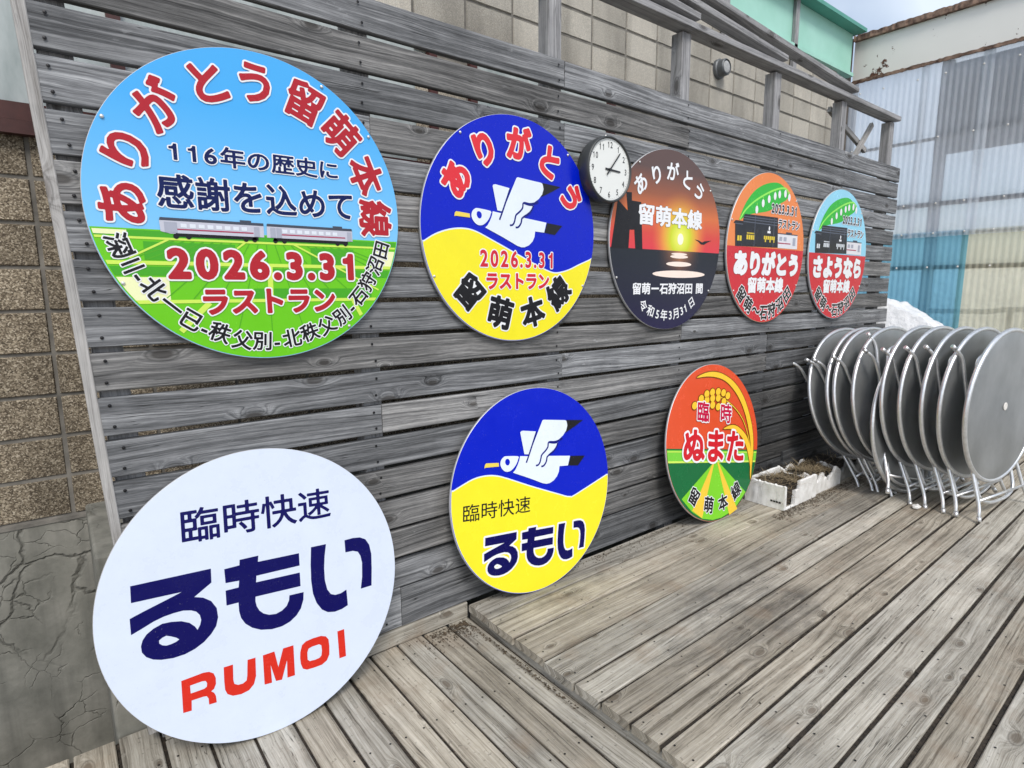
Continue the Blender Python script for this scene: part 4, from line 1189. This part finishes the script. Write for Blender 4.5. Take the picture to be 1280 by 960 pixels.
S.arc("令和5年3月31日", [(-.42, -.70), (-.30, -.785), (-.18, -.83), (-.06, -.845), (.06, -.845), (.17, -.82), (.275, -.80), (.345, -.775), (.47, -.71)], .135, [W_], 2, [.016], top=False, rad=.84)
S.screws((125, 40, 205, 325), M['screw_bright'])

# 4, 5 --- the two station building signs
def station(label, x, z, r, back, hello, windowc, hx0, hx1):
    S = Sign(label, x, -.03, z - r, r, back, group=HUNG)
    S.art("red_field", [below([(-1, .01), (1, .01)])], ink('ink_field_red', srgb(206, 50, 62)), 1)
    S.art("leaf", [smooth(LEAF4, True, 4)], ink('ink_leaf', srgb(56, 186, 66)), 1)
    S.art("stem", [stroke(smooth(STEM4, n=4), .025)], ink('ink_stem', srgb(150, 236, 96)), 2)
    S.art("flower_stalk", [stroke([(x_, z_ - .01), (x_, z_ + .07)], .012) for x_, z_ in BELL4], ink('ink_stem', srgb(150, 236, 96)), 2.5)
    S.art("flower", [ellipse(x_, z_ - .015, .035, .052, 16) for x_, z_ in BELL4], W_, 3)
    S.art("station_building", [HUT4], ink('ink_hut', srgb(44, 46, 52)), 3)
    S.art("roof_line", [stroke([(-.645, .39), (.2, .395)], .012), stroke([(-.65, .36), (.2, .362)], .012), stroke([(-.655, .325), (.21, .325)], .012), stroke([(-.84, .29), (-.66, .29)], .012),
                        stroke([(-.37, .42), (-.37, .02)], .012), stroke([(.12, .42), (.12, .03)], .012)], ink('ink_hut_line', srgb(92, 98, 112)), 4)
    wp = []
    for (x0, z0, x1, z1, nn) in ((-.775, .08, -.665, .145, 2), (-.56, .105, -.35, .165, 4), (-.555, .178, -.36, .195, 6), (-.13, .125, .165, .172, 6)):
        wdt = (x1 - x0) / nn
        for k in range(nn): wp.append([(x0 + k*wdt, z0), (x0 + k*wdt + wdt*.8, z0), (x0 + k*wdt + wdt*.8, z1), (x0 + k*wdt, z1)])
    wp += [[(a, .09), (a + .03, .09), (a + .03, .125), (a, .125)] for a in (-.10, .02, .12)]
    S.art("building_window", wp, windowc, 4)
    S.art("building_sign", [ellipse(.0, .275, .018, .03, 12), [(-.045, .21), (.035, .21), (.035, .24), (-.045, .24)]], W_, 4)
    S.art("train", [[(.235, .215), (.79, .215), (.80, .025), (.245, .025)]], ink('ink_train_white', srgb(226, 226, 232)), 3)
    S.art("train_stripe", [[(.25, .085), (.60, .085), (.60, .10), (.25, .10)]], ink('ink_stripe', srgb(170, 60, 90)), 4)
    S.art("train_roof", [[(.24, .215), (.79, .215), (.79, .228), (.24, .228)], [(.46, .23), (.62, .23), (.62, .25), (.46, .25)]], DG, 4)
    S.art("train_window", [[(.28, .125), (.36, .125), (.36, .18), (.28, .18)], [(.40, .125), (.48, .125), (.48, .18), (.40, .18)], [(.66, .07), (.74, .07), (.74, .18), (.66, .18)]], ink('ink_door', srgb(168, 172, 188)), 4)
    S.line("2023.3.31", .02, .72, .475, .62, [W_, K_], 4, [.10, .035])
    S.line("ラストラン", .22, .84, .285, .425, [W_, K_], 4, [.11, .03])
    S.line(hello, hx0, hx1, -.37, -.02, [ink('ink_dark_red', srgb(150, 30, 44)), W_], 2, [.095, .075])
    S.line("留萌本線", -.47, .48, -.60, -.375, [ink('ink_dark_red', srgb(150, 30, 44)), W_], 2, [.065, .045])
    S.arc("留萌〜石狩沼田", [(-.61, -.61), (-.43, -.75), (-.22, -.84), (-.015, -.865), (.2, -.845), (.41, -.76), (.595, -.62)], .215, [W_, K_], 2, [.08, .03], top=False, rad=.865)
    S.screws((160, 45, 215, 330), M['screw_bright'])
    return S
station("orange topped red sign showing a dark station building with yellow windows", 4.504, 2.003, .575, ink('ink_orange', srgb(236, 140, 82)), "ありがとう", ink('ink_lit_window', srgb(226, 200, 60)), -.83, .87)
station("pale blue topped red sign hung above the folded tables, with a dark station building", 5.758, 1.997, .579, ink('ink_sky', srgb(150, 214, 240)), "さようなら", ink('ink_white_window', srgb(214, 220, 226)), -.85, .86)

# 6 --- plain white sign
def leaning(label, x, y, zb, r, lean, front, spin):
    return Sign(label, x, y, zb, r, front, lean=lean, spin=spin, group=LEANT, thick=.014)
ZLOW = -.083
S = leaning("plain white sign with navy and red lettering, standing on the lower deck", .577, -.04 - 2*.576*math.sin(.176) + .012, ZLOW + .002, .576, .176, ink('ink_board_white', srgb(208, 218, 236), .3), -3)
S.line("臨時快速", -.50, .50, .425, .655, [DNAVY], 1, [.012])
S.art("lettering", [RU, MO, I1, I2], DNAVY, 1)
S.art("latin_lettering", RM, ink('ink_vermilion', srgb(206, 44, 30)), 1)

# 7 --- blue over yellow with the bird alone
S = leaning("blue and yellow bird sign with navy lettering, leaning at the edge of the upper deck", 2.064, -.04 - 2*.578*math.sin(.095), .001, .578, .095, BLUE, -6)
w7 = WAVE7[0] + WAVE7[1][:-2] + WAVE7[2][1:]
w7 = smooth(w7, n=3)
S.art("wave_edge", [below([(x, z + .012) for x, z in w7])], PALE, 1)
S.art("yellow_field", [below(w7, .99)], YEL, 2)
bird(S, -6, lambda x, z: (x, z))
S.line("臨時快速", -.865, -.09, -.205, -.045, [K_], 3, [.004])
def t7(L): return [(-.624 + (x + .803) * .80, -.377 + (z - .228) * .73) for x, z in L]
for nm, lp in (("RU", RU), ("MO", MO), ("I1", I1), ("I2", I2)): custom_glyph(nm, [t7(l) for l in lp], 4.0)
LN = ("RU", "MO", "I1", "I2")
S.art("lettering_edge", [grown(n, 4.0, .018) for n in LN], W_, 3)
S.art("lettering", [[t7(l) for l in lp] for lp in (RU, MO, I1, I2)], DNAVY, 4)

# 8 --- orange and green sign with rice
S = leaning("orange and green sign with an ear of rice, leaning beside the foam planters", 3.772, -.04 - 2*.578*math.sin(.136), .001, .578, .136, ink('ink_burnt_orange', srgb(222, 84, 48)), -10)
S.art("dark_field", [below([(-1, -.088), (1, -.088)])], ink('ink_forest', srgb(18, 106, 58)), 1)
S.art("light_band", [clipdisc(-1, -.255, 1, -.105)], ink('ink_band', srgb(120, 206, 64)), 2)
S.art("band_line", [clipdisc(-1, -.258, 1, -.235), clipdisc(-1, -.13, 1, -.118)], ink('ink_lime_line', srgb(206, 236, 96)), 3)
FANc = [p if math.hypot(*p) < .985 else (p[0]*.98/math.hypot(*p), p[1]*.98/math.hypot(*p)) for p in FAN]
S.art("road_fan", [FANc], ink('ink_fan', srgb(124, 208, 46)), 3)
S.art("road_stripe", [[(x*.985, z*.985) for x, z in YS1], [(x*.985, z*.985) for x, z in YS2]], ink('ink_stripe_gold', srgb(240, 200, 64)), 4)
GOLD, OUTL = ink('ink_gold', srgb(246, 200, 58)), ink('ink_brown_line', srgb(120, 70, 24))
S.art("leaf_outline", [offset_poly(smooth(LEAFA, True, 3), .012), offset_poly(smooth(LEAFB, True, 3), .012), stroke(smooth(STEM, n=4), .034)], OUTL, 4)
S.art("rice_leaf", [smooth(LEAFA, True, 3), smooth(LEAFB, True, 3), stroke(smooth(STEM, n=4), .014)], GOLD, 5)
S.art("grain_outline", [ellipse(x, z, .066, .056, 20, .5) for x, z in GRAIN], OUTL, 5.5)
S.art("rice_grain", [ellipse(x, z, .055, .045, 20, .5) for x, z in GRAIN], GOLD, 6.5)
CRIM = ink('ink_crimson', srgb(196, 26, 70))
S.glyphs([("臨", -.295, .372, .265, .265, 0), ("時", .205, .372, .265, .265, 0)], [W_, CRIM], 7.5, [.075, .025])
S.line("ぬまた", -.70, .67, -.275, .185, [W_, ink('ink_signal_red', srgb(206, 32, 44))], 8, [.095, .038])
S.arc("留萌本線", [(-.425, -.665), (-.115, -.79), (.20, -.775), (.51, -.655)], .215, [W_, K_], 6, [.075, .03], top=False, rad=.80)
for S in Sign.all: S.finish()
# ------------------------------------------------------------------ clock
ck = empty("wall_clock", (2.60, -.002, 2.37)); tag(ck, "round dark cased wall clock with white face, hung between two signs on the fence", "clock")
bm = newbm(); lathe(bm, [(.150, 0), (.168, .004), (.180, .03), (.184, .075), (.183, .098), (.178, .105), (.172, .105), (.169, .094), (0, .094)], 72)
for f in bm.faces: f.smooth = True
cs = build("case", bm, M['case'], ck)
bm = newbm()
ring = [bm.verts.new((.1685 * math.cos(2*math.pi*k/72), -.0946, .1685 * math.sin(2*math.pi*k/72))) for k in range(72)]
f = bm.faces.new(ring); bmesh.ops.recalc_face_normals(bm, faces=[f])
if f.normal.y > 0: f.normal_flip()
build("face", bm, M['face'], ck)
for h in range(1, 13):
    bm = newbm()
    a = R(30 * h); txt = str(h); w = [adv(c) for c in txt]; tot = sum(w); x = -tot / 2
    for c, wc in zip(txt, w):
        g = _glyph[c]; cx = (g['lo'][0] + g['hi'][0]) / 2
        s = .047
        fill(bm, contours(c, .012), -.0954, lambda p, q, X=x + wc / 2, cx=cx: (.136 * math.sin(a) + (p - cx + X) * s * .82, .136 * math.cos(a) + (q - .36) * s), 0)
        x += wc
    build("numeral", bm, M['black'], ck)
bm = newbm()
for k in range(60):
    a = R(6 * k); r1 = .163; r0 = .158 if k % 5 else .156
    c, s = math.sin(a), math.cos(a); w = .0006 if k % 5 else .0011
    quad(bm, [(r0*c - s*w, -.0953, r0*s + c*w), (r0*c + s*w, -.0953, r0*s - c*w), (r1*c + s*w, -.0953, r1*s - c*w), (r1*c - s*w, -.0953, r1*s + c*w)])
build("minute_track", bm, M['black'], ck)
def hand(name, ang, L, back, w, y):
    bm = newbm(); a = R(ang); c, s = math.sin(a), math.cos(a)
    P = lambda r, t: (r * c + t * s, r * s - t * c)
    pts = [P(-back, -w), P(-back, w), P(L * .9, w * .8), P(L, 0), P(L * .9, -w * .8)]
    f = [bm.verts.new((x, y, z)) for x, z in pts]; b = [bm.verts.new((x, y + .002, z)) for x, z in pts]
    bm.faces.new(f); bm.faces.new(b[::-1])
    for i in range(5): bm.faces.new([f[i], f[(i+1) % 5], b[(i+1) % 5], b[i]])
    bmesh.ops.recalc_face_normals(bm, faces=bm.faces[:])
    build(name, bm, M['black'], ck)
hand("hour_hand", 93, .092, .036, .0055, -.099)
hand("minute_hand", 40, .132, .038, .0040, -.102)
bm = newbm(); lathe(bm, [(.009, .0955), (.009, .104), (0, .105)], 16); build("hand_boss", bm, M['black'], ck)
bm = newbm(); tube(bm, [(0, -.06, .182), (0, -.06, .196)], .006, 8); build("fixing_screw", bm, M['screw_bright'], ck)

# ------------------------------------------------------------------ folded round tables standing on edge
TR, TZ = .585, .812
def make_table():
    t = empty("folding_table")
    n = 96
    bm = newbm(); ly = bm.loops.layers.uv.active
    lathe(bm, [(0, -.002), (.2, -.0015), (.45, .0), (TR - .022, .001), (TR - .010, -.002), (TR - .010, -.02), (TR - .03, -.022), (0, -.022)], n)
    for f in bm.faces: f.smooth = True
    bmesh.ops.translate(bm, verts=bm.verts, vec=(0, 0, TZ))
    top = build("tabletop", bm, M['tabletop'], t)
    bm = newbm(); tube(bm, [((TR - .012) * math.cos(2*math.pi*k/n), .008, TZ + (TR - .012) * math.sin(2*math.pi*k/n)) for k in range(n)], .0165, 12, closed=True)
    build("rim", bm, M['tubing'], t)
    bm = newbm(); lathe(bm, [(.030, .0), (.030, .004), (.022, .006), (0, .0055)], 24)
    bmesh.ops.translate(bm, verts=bm.verts, vec=(0, 0, TZ)); build("centre_cap", bm, M['cap'], t)
    # outer leg frame: feet at the bottom, closed at the top
    rt = .0125
    bm = newbm()
    tube(bm, fillet([(-.41, -.085, .013), (-.36, -.055, .115), (-.335, .05, .45), (-.335, .075, 1.17), (-.20, .075, 1.235), (.20, .075, 1.235), (.335, .075, 1.17), (.335, .05, .45), (.36, -.055, .115), (.41, -.085, .013)], .04), rt, 10)
    build("leg_frame", bm, M['tubing'], t)
    bm = newbm(); tube(bm, [(-.352, -.05, .150), (.352, -.05, .150)], .010, 8); build("stretcher", bm, M['tubing'], t)
    # inner leg frame: rounded bar at the bottom, feet hooked outward at the top
    bm = newbm()
    tube(bm, fillet([(-.49, .17, 1.275), (-.415, .135, 1.20), (-.37, .10, .92), (-.285, .035, .34), (-.275, -.02, .13), (-.12, -.03, .085), (.12, -.03, .085), (.275, -.02, .13), (.285, .035, .34), (.37, .10, .92), (.415, .135, 1.20), (.49, .17, 1.275)], .07), rt, 10)
    build("leg_frame", bm, M['tubing'], t)
    for p0, p1 in (((-.394, -.076, .045), (-.411, -.086, .012)), ((.394, -.076, .045), (.411, -.086, .012)), ((-.465, .161, 1.251), (-.494, .172, 1.279)), ((.465, .161, 1.251), (.494, .172, 1.279))):
        bm = newbm(); tube(bm, [p0, p1], .0155, 10); build("foot_cap", bm, M['tubing'], t)
    return t
def copy_tree(o, parent=None):
    c = o.copy(); col.objects.link(c); c.parent = parent
    for ch in o.children:
        copy_tree(ch, c)
    return c
TABS = [[5.753, -0.528, 0, -9, -13, -13], [5.739, -0.64, 0, -9, -12, -11], [5.739, -0.681, 0, -9, -12, -10], [5.711, -0.788, 0, -9, -10, -8], [5.36, -0.85, -0.2, -9, 14, -6], [5.641, -0.936, 0, -9, -5, -5], [5.627, -1.042, 0, -9, -4, -4], [5.598, -1.167, 0, -9, -2, -3], [5.584, -1.249, 0, -9, -1, -1], [5.57, -1.39, 0, -9, 0, 0]]
TL = ["folded round metal table at the back of the stack, against the fence",
      "folded round metal table second from the fence in the stack",
      "folded round metal table third from the fence in the stack",
      "folded round metal table fourth from the fence, just behind the one that has slipped",
      "folded round metal table slipped down and tilted in the middle of the stack",
      "folded round metal table just in front of the slipped one",
      "folded round metal table fourth from the front of the stack",
      "folded round metal table third from the front of the stack",
      "folded round metal table second from the front of the stack",
      "folded round metal table at the front of the stack, its white centre cap in view"]
proto = make_table()
for i, (x, y, z, yaw, roll, tilt) in enumerate(TABS):
    o = proto if i == 0 else copy_tree(proto)
    o.location = (x, y, z); o.rotation_euler = (R(tilt), R(roll), R(yaw))
    if z < 0:                                   # the slipped top hangs lower than its folded legs
        for ch in o.children:
            if ch.name.split('.')[0] in ('leg_frame', 'stretcher', 'foot_cap'): ch.location.z -= z
    tag(o, TL[i], "table", "folded round metal tables stacked on edge")

# ------------------------------------------------------------------ broken white foam planters at the foot of the fence
rngp = random.Random(21)
def foam_wall(bm, pts, h, th, torn, seed, mi=0):
    """upright foam wall along the polyline pts, torn along its top; torn(s) gives how much is broken away"""
    P = [Vector((*p, 0)) for p in pts]
    S_ = []; tot = 0
    for a, b in zip(P, P[1:]):
        L = (b - a).length; n = max(2, int(L / .012))
        for i in range(n): S_.append((a.lerp(b, i / n), (b - a).normalized(), tot + L * i / n))
        tot += L
    S_.append((P[-1], (P[-1] - P[-2]).normalized(), tot))
    prev = None
    for p, d, s in S_:
        nr = Vector((-d.y, d.x, 0))
        cut = torn(s / tot)
        rag = .5 + .5 * noise.noise(Vector((s * 22, seed, 0)))
        top = max(.012, h - cut * (.55 + .6 * rag) - .010 * noise.noise(Vector((s * 60, seed, 4))) - .006)
        ring = []
        for (o, z) in ((0, 0), (0, .5 * top), (0, top - .004), (th * .5, top + .004 * rag), (th, top - .003), (th, .5 * top), (th, 0)):
            q = p + nr * o
            jit = .004 * noise.noise(Vector((q.x * 30, q.y * 30, z * 30 + seed)))
            ring.append(bm.verts.new((q.x + nr.x * jit, q.y + nr.y * jit, z)))
        if prev:
            for k in range(6):
                f = bm.faces.new([prev[k], ring[k], ring[k+1], prev[k+1]]); f.material_index = mi
        else: bm.faces.new(ring).material_index = mi
        prev = ring
    bm.faces.new(prev[::-1]).material_index = mi
def soil_patch(bm, x0, x1, y0, y1, hfun, n=26):
    G = [[bm.verts.new((x0 + (x1-x0)*i/n, y0 + (y1-y0)*j/n, max(.003, hfun(i/n, j/n) + .014 * noise.fractal(Vector(((x0 + (x1-x0)*i/n) * 28, (y0 + (y1-y0)*j/n) * 28, 2)), 1, 2, 3)))) for j in range(n+1)] for i in range(n+1)]
    for i in range(n):
        for j in range(n): bm.faces.new([G[i][j], G[i+1][j], G[i+1][j+1], G[i][j+1]])
def straw(bm, spots, n, lmin, lmax, rng, flat=.35, w=.0022):
    for _ in range(n):
        x, y, z = spots()
        a = rng.uniform(0, 2*math.pi); L = rng.uniform(lmin, lmax); el = rng.uniform(-.2, 1) * flat
        d = Vector((math.cos(a)*math.cos(el), math.sin(a)*math.cos(el), math.sin(el)))
        s = Vector((-math.sin(a), math.cos(a), 0)) * w
        p = Vector((x, y, z)); m = p + d * L * .5 + Vector((0, 0, .012 * rng.random())); e = p + d * L
        e.z = max(e.z, .004); m.z = max(m.z, .004)
        v = [bm.verts.new(q) for q in (p - s, p + s, m + s * .8, m - s * .8)]; bm.faces.new(v)
        v2 = [v[3], v[2], bm.verts.new(e)]; bm.faces.new(v2)
def planter(loc, Lx, Ly, h, torn, label, mat, sfun, nstraw, seed, marks=False):
    t = empty("foam_planter", loc); tag(t, label, "planter", "broken foam planters at the foot of the fence")
    bm = newbm(); th = .026
    foam_wall(bm, [(0, 0), (0, -Ly), (Lx, -Ly), (Lx, 0), (0, 0)], h, th, torn, seed)
    bmesh.ops.recalc_face_normals(bm, faces=bm.faces[:])
    build("box", bm, mat, t)
    if marks:
        bm = newbm()
        for k in range(4):
            quad(bm, [(-.003, -Ly*.66 - .022*k, .050), (-.003, -Ly*.66 - .022*k - .018, .050), (-.003, -Ly*.66 - .022*k - .018, .064), (-.003, -Ly*.66 - .022*k, .064)])
        build("dark_mark", bm, M['darksteel'], t)
    bm = newbm(); soil_patch(bm, .02, Lx - .02, -Ly + .02, -.02, sfun)
    build("soil", bm, M['soil'], t)
    if nstraw:
        bm = newbm()
        def spot():
            a, b = rngp.random(), rngp.random()
            return (.03 + (Lx - .06)*a, -Ly + .03 + (Ly - .06)*b, sfun(a, b) + .012)
        straw(bm, spot, nstraw, .04, .15, rngp, .45)
        o = build("dead_grass", bm, M['straw'], t); o['kind'] = 'stuff'
    return t
gap1 = lambda s: (.26 if .212 < s < .29 else 0) + (.08 if .29 <= s < .33 else 0) + (.05 if .5 < s < .7 else 0) + .012
gap2 = lambda s: .05 + .07 * math.sin(s * 21) ** 2 + (.06 if .30 < s < .36 else 0)
gap3 = lambda s: .07 + .08 * math.sin(s * 17 + 1) ** 2 + (.09 if .55 < s < .8 else 0)
sf1 = lambda a, b: .15 - .15 * max(0, 1 - math.hypot((a - .14) / .3, b / .45)) + .02 * math.sin(a * 6)
planter((4.285, -.085, .004), .52, .325, .205, gap1, "white foam planter nearest the rice sign, its front corner broken open with soil spilling out", M['foam'], sf1, 420, 3, True)
planter((4.82, -.08, .004), .48, .31, .215, gap2, "white foam planter in the middle of the three, full of matted dead grass", M['foam'], lambda a, b: .135 + .02 * math.sin(a * 5 + b * 3), 480, 9)
planter((5.32, -.07, .004), .50, .29, .21, gap3, "crumbled grey foam planter under the folded tables, mostly dark soil", M['foam_dirty'], lambda a, b: .11 + .05 * math.sin(a * 4) * b, 40, 15)
bm = newbm()
board(bm, (5.0, -.02, .262), (1, 0, 0), (0, 0, -1), (0, -1, 0), 1.3, .25, .02, rng=rngp)
tag(build("trough_board", bm, M['fence']), "weathered board standing on edge behind the foam planters", "board")
# crumbs of foam on the deck
for k, (x, y, s, lb) in enumerate(((5.14, -1.02, .028, "larger white foam crumb lying on the deck in front of the tables"), (5.40, -.78, .016, "smaller white foam crumb among the table feet"))):
    bm = newbm(); bmesh.ops.create_icosphere(bm, subdivisions=2, radius=s)
    for v in bm.verts:
        v.co *= 1 + .35 * noise.noise(v.co * 60 + Vector((k * 3, 0, 0))); v.co.z *= .6; v.co.x *= 1.5
    tag(build("foam_crumb", bm, M['foam'], loc=(x, y, s * .62), rot=(0, 0, .6 * k)), lb, "crumb", "foam crumbs on the deck")

# litter along the foot of the fence and in the corner of the step
bm = newbm(); rl = random.Random(77)
def flake(x, y, z, s):
    a = rl.uniform(0, 6.28); n = rl.choice((3, 4, 5))
    ca, sa = math.cos(a), math.sin(a); asp = rl.uniform(.25, .8)
    P = []
    for k in range(n):
        t = 6.28 * k / n; px, py = s * math.cos(t), s * asp * math.sin(t)
        P.append(bm.verts.new((x + px*ca - py*sa, y + px*sa + py*ca, z + rl.uniform(.001, .006))))
    bm.faces.new(P)
for _ in range(900):
    x = rl.uniform(4.1, 5.9); y = -.40 - abs(rl.gauss(0, .06)); flake(x, y, .001, rl.uniform(.003, .011))
for _ in range(260):
    x = 1.60 - abs(rl.gauss(0, .11)); y = -.03 - abs(rl.gauss(0, .05)); flake(x, y, ZLOW + .001, rl.uniform(.003, .010))
for _ in range(220):
    x = 1.612 - abs(rl.gauss(0, .012)); y = rl.uniform(-.9, -.05); flake(x, y, ZLOW + .001, rl.uniform(.002, .008))
for _ in range(420):
    x = rl.uniform(1.7, 4.3); y = -.035 - abs(rl.gauss(0, .05)); flake(x, y, .001, rl.uniform(.002, .008))
for _ in range(250):
    x = rl.uniform(1.3, 1.6) if rl.random() < .5 else rl.uniform(2.4, 3.4); y = rl.gauss(-.12, .06); flake(x, y, .001 if x > 1.66 else ZLOW + .001, rl.uniform(.002, .006))
def spot2(): return (rl.uniform(4.2, 5.6), -.42 - abs(rl.gauss(0, .04)), .004)
straw(bm, spot2, 120, .02, .09, rl, .2, .0015)
tag(build("dry_litter", bm, M['litter']), "scattered dry leaf crumbs and dirt along the foot of the fence", kind='stuff')
